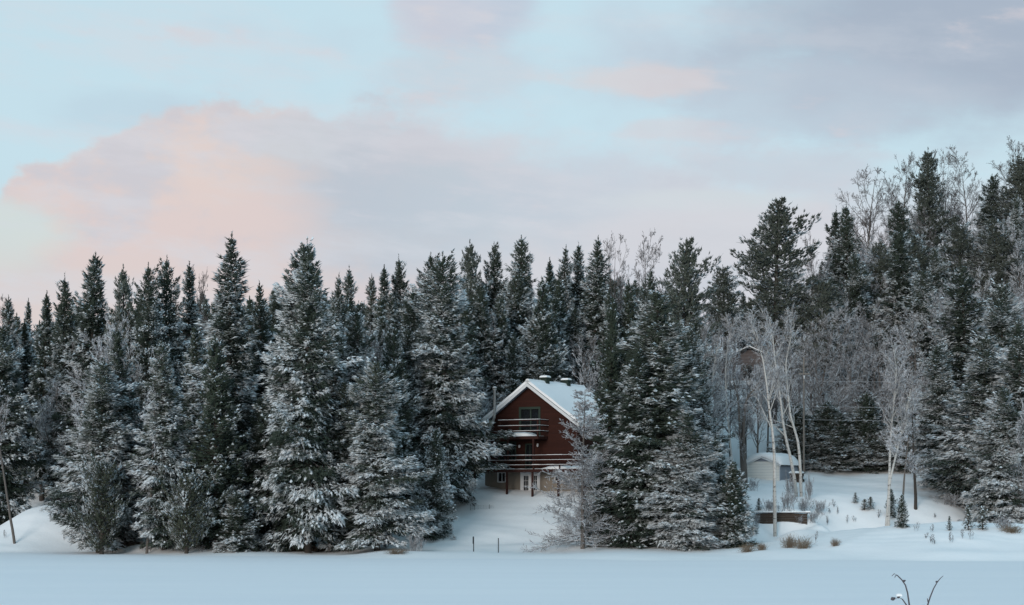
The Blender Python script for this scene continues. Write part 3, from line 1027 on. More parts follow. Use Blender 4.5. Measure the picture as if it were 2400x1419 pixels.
def conifer(name, seed, H, R, t0, form, mkey, dens=1.0, bare_low=0.0, irr=1.0):
    rng = np.random.default_rng(seed)
    lines, rads = [], []
    bend = rng.normal(0, .012, 2) * H
    tz = np.linspace(-.6, H, 14)
    q = np.clip(tz / H, 0, 1)
    axis = lambda z: np.array([bend[0] * (z / H) ** 2, bend[1] * (z / H) ** 2, z])
    tr = np.array([axis(z) for z in tz])
    r0 = .013 * H + .02
    trunk = [tr], [r0 * (1 - q) ** .8 + .012]
    Pp, Dd, Ll, Ww, Du, Hid = [], [], [], [], [], []
    tops = []
    # lumpy crown: radius factor varies with height and direction
    ph = rng.uniform(0, 6.28, 6)
    def lump(t, a):
        return 1 + irr * .17 * math.sin(a * 2 + t * 9 + ph[0]) + irr * .15 * math.sin(a * 3 - t * 17 + ph[1]) + .12 * math.sin(t * 31 + ph[2]) + .10 * math.sin(a + t * 47 + ph[3])
    z = t0 * H
    step0 = max(.10, {'spruce': .0195, 'fir': .030, 'pine': .026, 'cedar': .040}[form] * H)
    whorl = 0
    while z < H * {'spruce': .968, 'fir': .968, 'pine': .955, 'cedar': .92}[form]:
        t = (z - t0 * H) / (H * (1 - t0))
        if form == 'spruce':
            prof = (1 - t) ** .64 * min(1, (1 - t) / .12) ** .45 * min(1, .64 + t * 1.7)
        elif form == 'fir':
            prof = (1 - t) ** .72 * min(1, .75 + t * 3)
        elif form == 'cedar':
            prof = (1 - t) ** .6 * min(1, .55 + t * 2.2) * rng.uniform(.6, 1.2)
        else:
            prof = (1 - t ** 1.5) ** .75 * min(1, .75 + t * 1.5)
        nb = {'spruce': 6, 'fir': 6, 'pine': 5, 'cedar': 6}[form]
        a_off = rng.uniform(0, 6.28)
        for b in range(nb):
            a = a_off + b * 6.283 / nb + rng.normal(0, .3)
            L = R * prof * lump(t, a) * rng.uniform(.62, 1.12)
            if form == 'pine':
                L *= rng.uniform(.68, 1.12)
            if form == 'spruce' and rng.random() < .08:
                L *= .5
            L = max(L, .05 + .005 * H)
            if t < .06 and rng.random() < bare_low:
                continue
            if form == 'spruce':
                a0, sag, upt = -.16 + .50 * t + .45 * t ** 8, .32 * (1 - t) ** .8, .14
            elif form == 'fir':
                a0, sag, upt = .02 + .65 * t, .16 * (1 - t), .05
            elif form == 'cedar':
                a0, sag, upt = .5 + .5 * t, .1, .35
            else:
                a0, sag, upt = .02 + .42 * t + .3 * t ** 6, .14 * (1 - t), .20
            a0 += rng.normal(0, .09)
            z0 = z + rng.uniform(-.3, .3) * step0
            s = np.linspace(0, 1, 6)
            hd = np.array([math.cos(a), math.sin(a)])
            crook = rng.normal(0, .10) * L
            base = axis(z0)
            hor = L * s
            ver = L * (math.tan(a0) * s - sag * s ** 1.4 + upt * s ** 3.2)
            pts = np.c_[base[0] + hd[0] * hor - hd[1] * crook * s ** 2, base[1] + hd[1] * hor + hd[0] * crook * s ** 2, base[2] + ver]
            lines.append(pts)
            rads.append(np.linspace(.010 + .0095 * L, .005, 6))
            # twig positions over the fan of this branch
            if form == 'pine':
                k = max(4, int(dens * (3.0 + 7.0 * L + 2.6 * L * L)))
                ss = rng.uniform(.25, 1.02, k)
                wl = rng.normal(0, .32, k) * L * (1.25 - ss)
            else:
                k = max(3, int(dens * (2.5 + 11.0 * L + 4.4 * L * L)))
                ss = 1.02 - rng.random(k) ** 1.25 * (.90 if form != 'cedar' else .75)
                wl = rng.uniform(-1, 1, k) * L * .40 * np.sin(np.pi * np.clip(ss * .78 + .2, 0, 1)) ** .8
            wl[: 2] *= .1
            P0 = np.stack([np.interp(ss, s, pts[:, i]) for i in range(3)], 1)
            tg = np.stack([np.interp(np.clip(ss, .1, 1), s, np.gradient(pts[:, i], s)) for i in range(3)], 1)
            tg = unit(tg)
            lat = np.array([-hd[1], hd[0], 0.0])
            P0 = P0 + lat * wl[:, None]
            P0[:, 2] += rng.normal(0, .11 if form != 'pine' else .16, k) * min(1, L)
            hang = {'spruce': .34, 'fir': .06, 'pine': .0, 'cedar': -.15}[form]
            P0[:, 2] -= np.abs(wl) * hang + rng.uniform(0, .10, k) * (form == 'spruce') * min(1, L)
            D0 = tg + lat * (np.sign(wl) * np.clip(np.abs(wl) / (L * .25 + .05), 0, 1) * .85)[:, None]
            D0 = unit(D0)
            pit = {'spruce': rng.uniform(-1.0, .4, k), 'fir': rng.uniform(-.4, .4, k), 'pine': rng.uniform(-.2, 1.5, k), 'cedar': rng.uniform(.3, 1.3, k)}[form]
            if form == 'spruce':
                pit = pit * (1 - .8 * t)
            D0[:, 2] += pit
            sc = {'spruce': 1.0, 'fir': .9, 'pine': .95, 'cedar': .8}[form] * min(1.0, .42 + H / 24.0)
            Pp.append(P0); Dd.append(D0)
            Ll.append(rng.uniform(.30, .56, k) * sc * min(1, .55 + L * .3))
            Ww.append(rng.uniform(.085, .135, k) * sc)
            bs = rng.normal(0, .36)
            Hid.append(np.full(k, max(0.0, .9 + 2.2 * bs)) * np.clip((ss - .3) * 2, 0, 1))
            Du.append(rng.normal(0, .12, k) + bs + (.75 if form != 'pine' else .3) * (ss - .74))
        z += step0 * (1.0 - .45 * t) * rng.uniform(.8, 1.2)
        whorl += 1
    # leader
    k = 10
    zz = rng.uniform(.955, 1.0, k) * H
    Pp.append(np.array([axis(z_) for z_ in zz]))
    aa = rng.uniform(0, 6.28, k)
    Dd.append(np.c_[np.cos(aa) * .5, np.sin(aa) * .5, np.full(k, 1.0)])
    Ll.append(np.full(k, .22 * min(1.0, .4 + H / 24)) * rng.uniform(.7, 1.3, k)); Ww.append(np.full(k, .07)); Du.append(rng.normal(0, .2, k)); Hid.append(np.ones(k) * .5)
    Pp, Dd, Ll, Ww, Du, Hid = map(np.concatenate, (Pp, Dd, Ll, Ww, Du, Hid))
    if form == 'pine':
        V, Fa, Ds = sprays(Pp, Dd, Ll * .9, Ww * 1.0, Du, rng, prongs=5, spread=.62, capfrac=.22, capsize=.8)
    elif form == 'cedar':
        V, Fa, Ds = sprays(Pp, Dd, Ll, Ww * 1.1, Du, rng, prongs=3, spread=.5, capfrac=.12, capsize=.7)
    else:
        V, Fa, Ds = sprays(Pp, Dd, Ll, Ww, Du, rng, prongs=3, spread=.78, capfrac=.17 if form == 'spruce' else .16, capw=Hid, capsize=1.25)
    crown = mesh_np(name + '_crown', V, [Fa], M[mkey], dust=Ds)
    tv, tf = tube_np(*trunk, 8)
    bv, bf = tube_np(lines, rads, 3)
    wood = mesh_np(name + '_trunk', np.concatenate([tv, bv]), [tf, bf + len(tv)], M['bark'])
    return dict(H=H, R=R, t0=t0, parts=[('trunk', wood), ('crown', crown)])


def grow(rng, p, d, L, r, lvl, spec, out, rr):
    """one shoot and, along it, its side shoots"""
    n = 7 if lvl == 0 else (5 if lvl == 1 else (4 if lvl == 2 else 2))
    sp = spec[lvl]
    pts = [p]
    dd = d / np.linalg.norm(d)
    for i in range(n):
        dd = dd + rng.normal(0, sp['wob'], 3) + np.array([0, 0, sp['up']])
        dd = dd / np.linalg.norm(dd)
        pts.append(pts[-1] + dd * L / n)
    pts = np.array(pts)
    tt = np.linspace(0, 1, n + 1)
    out[min(lvl, len(out) - 1)].append(pts)
    rr[min(lvl, len(rr) - 1)].append(np.maximum(r * (1 - tt * sp['taper']), sp['rmin']))
    if lvl + 1 >= len(spec):
        return
    for _ in range(sp['kids']):
        t = sp['k0'] + (1 - sp['k0']) * rng.random() ** sp.get('kpow', 1.0)
        q = np.array([np.interp(t, tt, pts[:, i]) for i in range(3)])
        tg = np.array([np.interp(t, tt, np.gradient(pts[:, i], tt)) for i in range(3)])
        tg /= np.linalg.norm(tg)
        ax = rng.normal(0, 1, 3)
        if sp.get('flat'):
            ax[2] *= .3
        ax -= tg * ax.dot(tg)
        ax /= np.linalg.norm(ax) + 1e-9
        an = sp['ang'] * rng.uniform(.7, 1.25)
        grow(rng, q, tg * math.cos(an) + ax * math.sin(an), L * sp['kl'] * rng.uniform(.6, 1.15) * (1 - sp.get('tl', .5) * t), r * (1 - t * sp['taper']) * sp['kr'], lvl + 1, spec, out, rr)


def bare(name, seed, H, spec, wood, twig, split=1, roots=None, sides=(7, 4, 3, 3)):
    """bare broadleaf tree: levels up to split form the trunk part, the rest the crown"""
    rng = np.random.default_rng(seed)
    out = [[] for _ in spec]; rr = [[] for _ in spec]
    for (d, L, r) in (roots or [((rng.normal(0, .05), rng.normal(0, .05), 1), H, .011 * H + .02)]):
        grow(rng, np.array([0, 0, -.3]), np.array(d, float), L, r, 0, spec, out, rr)
    def pack(lv, nm, m):
        V, Fq, o = [], [], 0
        for l in lv:
            if not out[l]:
                continue
            v, f = tube_np(out[l], rr[l], sides[min(l, 3)])
            V.append(v); Fq.append(f + o); o += len(v)
        return mesh_np(nm, np.concatenate(V), [np.concatenate(Fq)], M[m])
    allp = np.concatenate([p for l in out for p in l])
    Hh = allp[:, 2].max()
    return dict(H=Hh, R=float(np.percentile(np.hypot(allp[:, 0], allp[:, 1]), 97)), t0=0,
                parts=[('trunk', pack(range(0, split + 1), name + '_trunk', wood)), ('crown', pack(range(split + 1, len(spec)), name + '_crown', twig))])


PROTO = {}
PROTO['spruce'] = [conifer('spruce', 10 + i, H, R, t0, 'spruce', 'spruce', 1.0, irr=1.0 + .45 * (i % 3)) for i, (H, R, t0) in enumerate([(20, 3.5, .06), (21, 3.1, .05), (19, 3.9, .09), (22, 3.0, .04), (18, 3.9, .02), (20, 3.7, .05), (17, 3.3, .04)])]
PROTO['slim'] = [conifer('slim_spruce', 30 + i, H, R, .12, 'spruce', 'spruce', 1.05) for i, (H, R) in enumerate([(18, 2.3), (19, 1.9), (17, 2.5)])]
PROTO['fir'] = [conifer('fir', 40 + i, H, R, .03, 'fir', 'fir', 1.25) for i, (H, R) in enumerate([(11, 2.3), (12, 2.0), (9, 2.6)])]
PROTO['youngfir'] = [conifer('young_fir', 50 + i, H, R, .02, 'fir', 'fir', 1.7) for i, (H, R) in enumerate([(5.5, 1.5), (5, 1.2)])]
PROTO['sapling'] = [conifer('sapling', 60 + i, H, R, .1, 'fir', 'fir', .8) for i, (H, R) in enumerate([(1.6, .45), (1.5, .5)])]
PROTO['pine'] = [conifer('pine', 70 + i, H, R, t0, 'pine', 'pine', 1.5) for i, (H, R, t0) in enumerate([(20, 3.8, .42), (18, 3.0, .3), (19, 3.4, .35)])]
PROTO['cedar'] = [conifer('cedar', 80 + i, H, R, .06, 'cedar', 'cedar', 1.5) for i, (H, R) in enumerate([(6, 1.7), (6.5, 1.8)])]

decid = [dict(wob=.05, up=.03, taper=.93, rmin=.02, kids=26, k0=.22, ang=.75, kl=.46, kr=.5, tl=.55),
         dict(wob=.10, up=.10, taper=.85, rmin=.017, kids=9, k0=.15, ang=.65, kl=.50, kr=.55),
         dict(wob=.13, up=.05, taper=.7, rmin=.015, kids=6, k0=.15, ang=.7, kl=.55, kr=.7),
         dict(wob=.16, up=.03, taper=.6, rmin=.013, kids=2, k0=.2, ang=.6, kl=.6, kr=.8),
         dict(wob=.16, up=.03, taper=.5, rmin=.012, kids=0, k0=.2, ang=.6, kl=.5, kr=.6)]
PROTO['bare'] = [bare('bare_tree', 100 + i, 15, decid, 'greybark', 'darktwig') for i in range(3)]
PROTO['frosty'] = [bare('frosted_tree', 110 + i, 14, decid, 'greybark', 'twig') for i in range(3)]
smalld = [dict(wob=.06, up=.03, taper=.9, rmin=.012, kids=26, k0=.12, ang=.8, kl=.50, kr=.5, tl=.5),
          dict(wob=.12, up=.08, taper=.9, rmin=.008, kids=8, k0=.2, ang=.65, kl=.5, kr=.55),
          dict(wob=.15, up=.04, taper=.6, rmin=.012, kids=5, k0=.2, ang=.7, kl=.55, kr=.6),
          dict(wob=.16, up=.03, taper=.5, rmin=.011, kids=0, k0=.2, ang=.6, kl=.5, kr=.6)]
PROTO['smallbare'] = [bare('small_bare', 120 + i, 6, smalld, 'greybark', 'twig') for i in range(2)]
larch = [dict(wob=.012, up=.05, taper=.93, rmin=.02, kids=150, k0=.05, ang=1.50, kl=.34, kr=.22, tl=.86, kpow=.85),
         dict(wob=.09, up=.05, taper=.7, rmin=.015, kids=15, k0=.12, ang=.75, kl=.40, kr=.6, flat=1),
         dict(wob=.15, up=.07, taper=.6, rmin=.013, kids=4, k0=.2, ang=.7, kl=.55, kr=.8),
         dict(wob=.15, up=.06, taper=.5, rmin=.011, kids=0, k0=.2, ang=.6, kl=.5, kr=.6)]
PROTO['larch'] = [bare('larch', 130, 11.5, larch, 'greybark', 'twig', split=0)]
dead = [dict(wob=.015, up=.05, taper=.85, rmin=.012, kids=46, k0=.15, ang=1.65, kl=.20, kr=.30, tl=.6),
        dict(wob=.16, up=-.10, taper=.8, rmin=.012, kids=7, k0=.2, ang=.8, kl=.42, kr=.6),
        dict(wob=.2, up=-.08, taper=.7, rmin=.011, kids=3, k0=.2, ang=.8, kl=.6, kr=.7),
        dict(wob=.2, up=-.05, taper=.6, rmin=.010, kids=0, k0=.2, ang=.6, kl=.5, kr=.6)]
PROTO['dead'] = [bare('dead_tree', 140, 13, dead, 'greybark', 'twig', split=0)]
shr = [dict(wob=.06, up=.02, taper=.8, rmin=.006, kids=8, k0=.25, ang=.5, kl=.5, kr=.6),
       dict(wob=.12, up=.03, taper=.8, rmin=.005, kids=4, k0=.2, ang=.6, kl=.5, kr=.6),
       dict(wob=.15, up=.0, taper=.7, rmin=.005, kids=0, k0=.2, ang=.6, kl=.5, kr=.6)]


def shrub(name, seed, H, nst, spread, m, spec=shr, rad=.012):
    rng = np.random.default_rng(seed)
    out = [[] for _ in spec]; rr = [[] for _ in spec]
    for i in range(nst):
        a = rng.uniform(0, 6.28)
        lean = rng.uniform(.05, 1) * spread
        b = rng.normal(0, .22, 2) * spread * H
        grow(rng, np.array([b[0], b[1], -.1]), np.array([math.cos(a) * lean, math.sin(a) * lean, 1.0]), H * rng.uniform(.6, 1.0), rad, 0, spec, out, rr)
    V, Fq, o = [], [], 0
    for l in range(len(spec)):
        if out[l]:
            v, f = tube_np(out[l], rr[l], 3); V.append(v); Fq.append(f + o); o += len(v)
    return mesh_np(name, np.concatenate(V), [np.concatenate(Fq)], M[m])


CATS = dict(spruce=('spruce_tree', 'tree'), slim=('spruce_tree', 'tree'), fir=('fir_tree', 'tree'), youngfir=('young_fir', 'tree'), sapling=('fir_sapling', 'sapling'),
            pine=('pine_tree', 'tree'), cedar=('cedar_tree', 'tree'), bare=('bare_tree', 'tree'), frosty=('bare_tree', 'tree'), smallbare=('bare_tree', 'tree'),
            larch=('larch_tree', 'tree'), dead=('dead_tree', 'tree'))
TRNG = random.Random(77)
count = {}


def tree(kind, px, py, D, wpx, label, group=None, snow=0.0, H=None, proto=None, rz=None, x=None, lean=(0, 0)):
    x = X(px, D) if x is None else x
    zb = gz(x, D)
    if H is None:
        H = Z(py, D) - zb
    R = wpx * D / F / 2
    ps = PROTO[kind]
    if proto is None:
        want = R / H
        i = count.get(kind, 0); count[kind] = i + 1
        ranked = sorted(range(len(ps)), key=lambda j: abs(math.log((ps[j]['R'] / ps[j]['H']) / want)) + .12 * ((j + i) % len(ps)))
        p = ps[ranked[0]]
    else:
        p = ps[proto]
    o = thing(CATS[kind][0], label, CATS[kind][1], (x, D, zb - .05), TRNG.uniform(0, 6.28) if rz is None else rz, group)
    sxy, sz = R / p['R'], H / p['H']
    o.scale = (sxy, sxy, sz)
    o.rotation_euler[0] = TRNG.gauss(0, .018)
    o.rotation_euler[1] = TRNG.gauss(0, .018)
    for nm, me in p['parts']:
        c = link(nm, me, o)
        c['snow'] = snow
    return o

# ------------------------------------------------------------------ trees one can point to
# kind, px of the tip, py of the tip, distance, crown width in px, label, snow
FRONT = [
    # left wood
    ('spruce', -2, 752, 152, 165, 'dark snowy spruce at the very left edge, crown reaching low over the bank', .0, 2),
    ('slim', 25, 690, 165, 78, 'slender spruce tip, first in the skyline from the left edge', .05),
    ('slim', 62, 697, 171, 52, 'thin frosted spire, second in the skyline from the left edge', .2),
    ('slim', 98, 680, 162, 80, 'dark pointed spruce spire, third in the skyline from the left edge', -.25),
    ('spruce', 153, 640, 160, 125, 'dark spruce leaning against the tall broad spruce on the left skyline', -.15),
    ('spruce', 201, 590, 158, 165, 'tall broad spruce standing highest on the far left skyline', .0),
    ('pine', 290, 620, 156, 115, 'tufted pine with a side lobe, on the left skyline', .0, 1),
    ('spruce', 345, 612, 150, 120, 'spruce right of the tufted pine on the left skyline', .0),
    ('spruce', 384, 597, 153, 125, 'pale frosted spruce left of the greyish spire on the left skyline', .15),
    ('slim', 444, 612, 158, 95, 'greyish spire standing in front of a bare crown on the left skyline', .15),
    ('spruce', 541, 547, 141, 190, 'very tall shaggy spruce with a ragged top, left of the twin-topped pair', .05, 3),
    ('spruce', 232, 838, 136.5, 205, 'broad pale spruce filling the left front corner of the wood', .2, 2),
    ('spruce', 385, 792, 133.5, 160, 'spruce with one bright snow-loaded bough low on its front', .15, 0),
    ('cedar', 437, 1112, 131.3, 140, 'bushy frosted cedar on the lake edge, right one of two', .2),
    ('cedar', 238, 1078, 132.6, 150, 'bushy frosted cedar on the lake edge, left one of two', .2),
    ('fir', 505, 788, 134.5, 165, 'dense dark fir reaching the ground below the tallest left spruce', -.2),
    ('youngfir', 556, 1150, 132.2, 105, 'low dark young fir at the lake edge left of the bare bush', -.1),
    ('spruce', 615, 925, 138, 130, 'dark narrow spruce in the shade left of the twin-topped pair', -.3, 4),
    ('spruce', 676, 566, 135.5, 185, 'left spruce of the tall twin-topped pair, top bent to the left', .05, 0),
    ('spruce', 722, 558, 133.2, 215, 'right spruce of the tall twin-topped pair, thick bare lower trunk', .1, 2),
    ('spruce', 616, 652, 146, 120, 'dark spruce shoulder just left of the twin-topped pair', -.25),
    ('spruce', 772, 640, 147, 105, 'spruce spire tucked against the right side of the twin-topped pair', .1),
    ('slim', 812, 624, 172, 88, 'lone spruce tip in the skyline dip right of the twin-topped pair', .0),
    ('fir', 905, 757, 143, 85, 'pale blue-frosted young fir spire in the middle of the left wood', .3),
    ('slim', 809, 690, 151, 52, 'thin dark spire below the lone spruce tip in the skyline dip', -.35),
    ('spruce', 846, 715, 138, 160, 'snowy spruce behind the front spruces left of the lawn', .2, 1),
    ('spruce', 884, 838, 132, 205, 'snowy front spruce at the lake edge left of the lawn', .2, 2),
    ('spruce', 800, 880, 135, 130, 'shaded spruce between the twin-topped pair and the lawn-side front spruce', .05),
    ('fir', 1016, 1000, 138.8, 98, 'small snowy spruce on the left side of the lawn', .25, 2),
    ('spruce', 1042, 588, 146, 222, 'large drooping spruce whose boughs hang before the left side of the cabin', .25, 2),
    ('spruce', 960, 760, 147, 140, 'spruce left of the large drooping spruce beside the cabin', .15),
    # skyline behind the cabin
    ('slim', 874, 640, 173, 72, 'small spruce top beginning the middle skyline', .1),
    ('slim', 904, 619, 170, 84, 'second spruce top of the middle skyline', .05),
    ('spruce', 952, 598, 173, 105, 'third spruce top of the middle skyline, small side spire to its left', .0),
    ('spruce', 1003, 588, 176, 120, 'fourth and widest spruce top left of the large drooping spruce', .0),
    ('pine', 1101, 563, 173, 112, 'rounded olive pine top between spruces left above the cabin roof', .0, 1),
    ('spruce', 1160, 565, 176, 110, 'dark spruce top between the rounded pine and the tallest middle spruce', -.1),
    ('spruce', 1225, 547, 173, 135, 'tallest open spruce in the skyline above the cabin', .05, 0),
    ('slim', 1288, 602, 181, 66, 'short spruce tip right of the tallest spruce above the cabin', .15),
    ('spruce', 1313, 574, 178, 100, 'frosted spruce top in the skyline right above the cabin roof', .2),
    ('slim', 1355, 568, 181, 88, 'spruce top left of the dark spruce beside the bare crown', .05),
    ('spruce', 1388, 552, 171, 125, 'dark pointed spruce next to the large bare crown', -.05),
    ('pine', 1592, 563, 163, 175, 'rounded pine with open top, left of the great dark pine', .0, 0),
    ('spruce', 1528, 622, 168, 95, 'spruce shoulder left of the rounded open pine', .1),
    # behind the cabin
    ('spruce', 1240, 733, 164, 165, 'pale spruce rising directly behind the cabin roof', .2, 4),
    ('spruce', 1292, 690, 168, 120, 'dark spruce behind the cabin, right of the pale one', -.2),
    ('spruce', 1180, 690, 167, 130, 'spruce behind the cabin chimney pipe', .05),
    ('spruce', 1130, 655, 165, 130, 'spruce behind the left gable of the cabin', .1),
    ('spruce', 1345, 712, 170, 110, 'grey spruce above the back end of the cabin roof', .2),
    # the dense clump right of the cabin
    ('fir', 1424, 700, 141, 118, 'tall dark narrow fir against the right end of the cabin roof', -.45, 1),
    ('spruce', 1533, 668, 133.4, 262, 'tallest spruce of the clump right of the cabin', -.15, 0),
    ('spruce', 1472, 760, 142, 150, 'brownish dark spruce in the heart of the clump right of the cabin', -.55),
    ('spruce', 1606, 965, 130.8, 205, 'low front spruce with bright snow-laden skirts right of the cabin', .4, 4),
    ('spruce', 1478, 805, 132.6, 150, 'dark green spruce filling the front of the clump right of the cabin', -.5, 3),
    ('youngfir', 1718, 1083, 131.3, 112, 'young conical fir at the lake edge right of the bright-skirted spruce', .05),
    ('fir', 1688, 1020, 136.5, 85, 'narrow fir behind the young conical fir', .05),
    ('spruce', 1612, 758, 144, 140, 'spruce on the right flank of the clump right of the cabin', .1),
    ('spruce', 1648, 880, 141, 125, 'blue-frosted spruce between the clump and the birches', .3),
    ('fir', 1408, 1085, 134, 88, 'shaded dark fir between the frosted larch and the bright-skirted spruce', -.15),
    ('fir', 1448, 1000, 136, 100, 'dark fir in the shade behind the frosted larch', -.25),
    # right hillside
    ('pine', 1812, 472, 186, 225, 'great dark pine with visible trunk, highest left of the hillside', -.05, 0),
    ('pine', 1700, 620, 214, 120, 'pine limb-like side tree left of the great dark pine', .05, 2),
    ('spruce', 1955, 482, 201, 100, 'left spruce of the dark twin tops on the hillside', -.1),
    ('spruce', 1986, 473, 199, 110, 'right spruce of the dark twin tops on the hillside', -.05),
    ('pine', 2182, 346, 226, 110, 'tall dark pine standing above the bare crowns on the ridge', -.15, 1),
    ('spruce', 2122, 462, 216, 100, 'dark spruce below the tall ridge pine', -.3),
    ('spruce', 2326, 404, 223, 90, 'dark spruce among bare crowns near the right edge of the ridge', -.25),
    ('pine', 2400, 366, 221, 160, 'dark pine cut by the right edge on the ridge', -.2, 2),
    ('pine', 2060, 560, 205, 150, 'greyish pine below the bare ridge crowns', .35, 1),
    ('pine', 2150, 545, 208, 150, 'grey soft pine in the middle of the upper hillside', .3, 2),
    ('pine', 2250, 520, 208, 160, 'grey-green pine on the upper hillside right of the middle', .3, 0),
    ('pine', 2345, 510, 205, 160, 'grey-green pine near the right edge of the upper hillside', .25, 2),
    ('spruce', 2160, 628, 184, 150, 'greyish spruce on the middle hillside above the right birch', .15),
    ('spruce', 2266, 610, 166, 165, 'dark spruce standing tall on the right hillside', -.25, 1),
    ('spruce', 2350, 655, 160, 190, 'frosted spruce near the right edge of the hillside', .15),
    ('spruce', 2300, 780, 151, 235, 'large front spruce with snow-laden tiers at the right', .2, 2),
    ('spruce', 2400, 740, 148, 190, 'large dark spruce cut by the right edge', .1, 0),
    ('spruce', 2205, 800, 157, 150, 'spruce left of the large right front spruce with tiers', .2),
    ('spruce', 2352, 905, 144.5, 190, 'lower spruce with bright boughs before the right forest', .25, 4),
    ('spruce', 2060, 770, 186, 120, 'greyish spruce on the hillside above the young fir hedge', .2),
]
for t in FRONT:
    t = t[:4] + (t[4] * (1.12 if t[0] != 'pine' else 1.1),) + t[5:]
    tree(*t[:6], snow=t[6], proto=(t[7] if len(t) > 7 else None))

BARE = [
    ('bare', 44, 688, 176, 120, 'bare crown behind the first spruce tips on the left skyline', .1),
    ('bare', 440, 618, 166, 110, 'bare crown round the greyish spire on the left skyline', .1),
    ('frosty', 226, 735, 141, 165, 'frosted bare tree among the spruces left, right one of two', .3),
    ('frosty', 118, 790, 158, 150, 'frosted bare tree among the spruces left, left one of two', .2),
    ('frosty', 268, 700, 153, 90, 'pale thin-stemmed bare tree below the tufted pine', .1),
    ('dead', 343, 806, 132.6, 90, 'dead frosted spruce skeleton with hanging twigs in the left wood', .35),
    ('bare', 1440, 540, 183, 105, 'large bare crown on the skyline right of the cabin, left half', .25),
    ('bare', 1486, 524, 181, 150, 'large bare crown on the skyline right of the cabin, right half', .25),
    ('smallbare', 1385, 806, 163, 95, 'small frosted bare tree behind the right end of the cabin roof', .3),
    ('larch', 1366, 905, 133, 225, 'frosted bare larch with fine twigs before the right side of the cabin', .1),
    ('bare', 1905, 540, 212, 80, 'bare crown between the great pine and the dark twin tops', .15),
    ('bare', 2035, 383, 231, 150, 'bare crown leftmost on the ridge', .05),
    ('bare', 2078, 400, 234, 90, 'thin bare crown second from the left on the ridge', .05),
    ('bare', 2122, 358, 233, 130, 'bare crown left of the tall ridge pine', .05),
    ('bare', 2215, 345, 237, 100, 'bare crown right behind the tall ridge pine', .0),
    ('bare', 2270, 332, 239, 130, 'dark bare crown in the middle of the ridge gap', -.1),
    ('bare', 2362, 314, 241, 140, 'bare crown rising highest at the right end of the ridge', -.05),
    ('frosty', 1760, 720, 217, 190, 'pale frosted crown above the hillside chalet', .1),
    ('frosty', 1650, 790, 168, 120, 'frosted bare tree left of the hillside chalet', .0),
    ('frosty', 1900, 600, 192, 160, 'brownish bare tree right of the great dark pine', -.15),
    ('frosty', 1965, 690, 186, 140, 'blue-frosted bare tree on the middle hillside', .15),
    ('frosty', 2080, 620, 190, 170, 'white-stemmed frosted tree on the hillside above the hedge', .15),
    ('frosty', 2010, 740, 180, 130, 'bare tree behind the three cables', .0),
    ('frosty', 2235, 680, 172, 150, 'frosted bare tree before the dark right hillside spruce', .15),
    ('bare', 1712, 792, 170, 100, 'thin bare crown before the left half of the hillside chalet', .05),
    ('bare', 1798, 785, 173, 110, 'thin bare crown before the right half of the hillside chalet', .05),
    ('frosty', 1748, 782, 168, 130, 'low frosted crown right before the hillside chalet', .15),
    ('frosty', 1778, 765, 166, 110, 'frosted crown right before the gable of the hillside chalet', .2),
    ('frosty', 1835, 800, 174, 110, 'frosted crown between the hillside chalet and the utility pole', .0),
    ('smallbare', 2392, 930, 143, 90, 'frosted bare sapling at the right edge', .2),
]
for t in BARE:
    tree(*t[:6], snow=t[6])

# hedge of young firs behind the snowy terrace
hrng = random.Random(4)
NTH = ['first', 'second', 'third', 'fourth', 'fifth', 'sixth', 'seventh', 'eighth', 'ninth', 'tenth', 'eleventh']
for i in range(11):
    px = 1872 + i * 26
    tree('fir', px + hrng.uniform(-8, 8), 955 + 30 * math.sin(i * 1.9) + hrng.uniform(-15, 15) + (45 if i > 7 else 0), 169.5 + hrng.uniform(-1.8, 1.8), 150, NTH[i] + ' young fir from the left in the dense row behind the snowy terrace', 'young firs in a dense row behind the terrace', snow=.05)

# small firs and saplings standing in the snow on the right bank
for kind, px, py, pb, wpx, lab in [
    ('sapling', 2005, 1155, 1180, 18, 'tiny fir sapling highest on the snowy right bank'),
    ('sapling', 2026, 1170, 1196, 24, 'tiny bushy sapling, left of the close pair on the right bank'),
    ('sapling', 2040, 1165, 1193, 24, 'tiny bushy sapling, right of the close pair on the right bank'),
    ('youngfir', 2089, 1145, 1212, 30, 'small fir beside the foot of the right birch'),
    ('youngfir', 2113, 1158, 1236, 36, 'small dark fir round the leaning grey trunk'),
    ('sapling', 2225, 1216, 1250, 16, 'thin sapling left of two frosted little firs on the right bank'),
    ('sapling', 2270, 1198, 1254, 30, 'left one of two frosted little firs on the right bank'),
    ('sapling', 2303, 1205, 1259, 34, 'right one of two frosted little firs on the right bank'),
    ('sapling', 1778, 1168, 1196, 18, 'tiny fir on the left end of the retaining wall')]:
    # walk out along the view until the bank is under the foot
    Ds = np.linspace(128, 175, 400)
    gz_ = ground_z(np.array([X(px, d_) for d_ in Ds]), Ds)
    pr = HY - (gz_ - CAMZ) * F / Ds
    D = float(Ds[np.argmax(pr <= pb)])
    tree(kind, px, py, D, wpx, lab, snow=.12, H=(pb - py) * D / F)

# the crowded forest behind: every trunk its own tree
sky_px = [-100, 0, 150, 250, 450, 560, 700, 850, 950, 1200, 1450, 1620, 1700, 1760, 1900, 2000, 2050, 2200, 2400, 2500]
sky_py = [740, 735, 700, 690, 670, 670, 660, 705, 670, 635, 635, 680, 690, 640, 620, 590, 520, 460, 440, 440]
frng = random.Random(2024)
placed = []


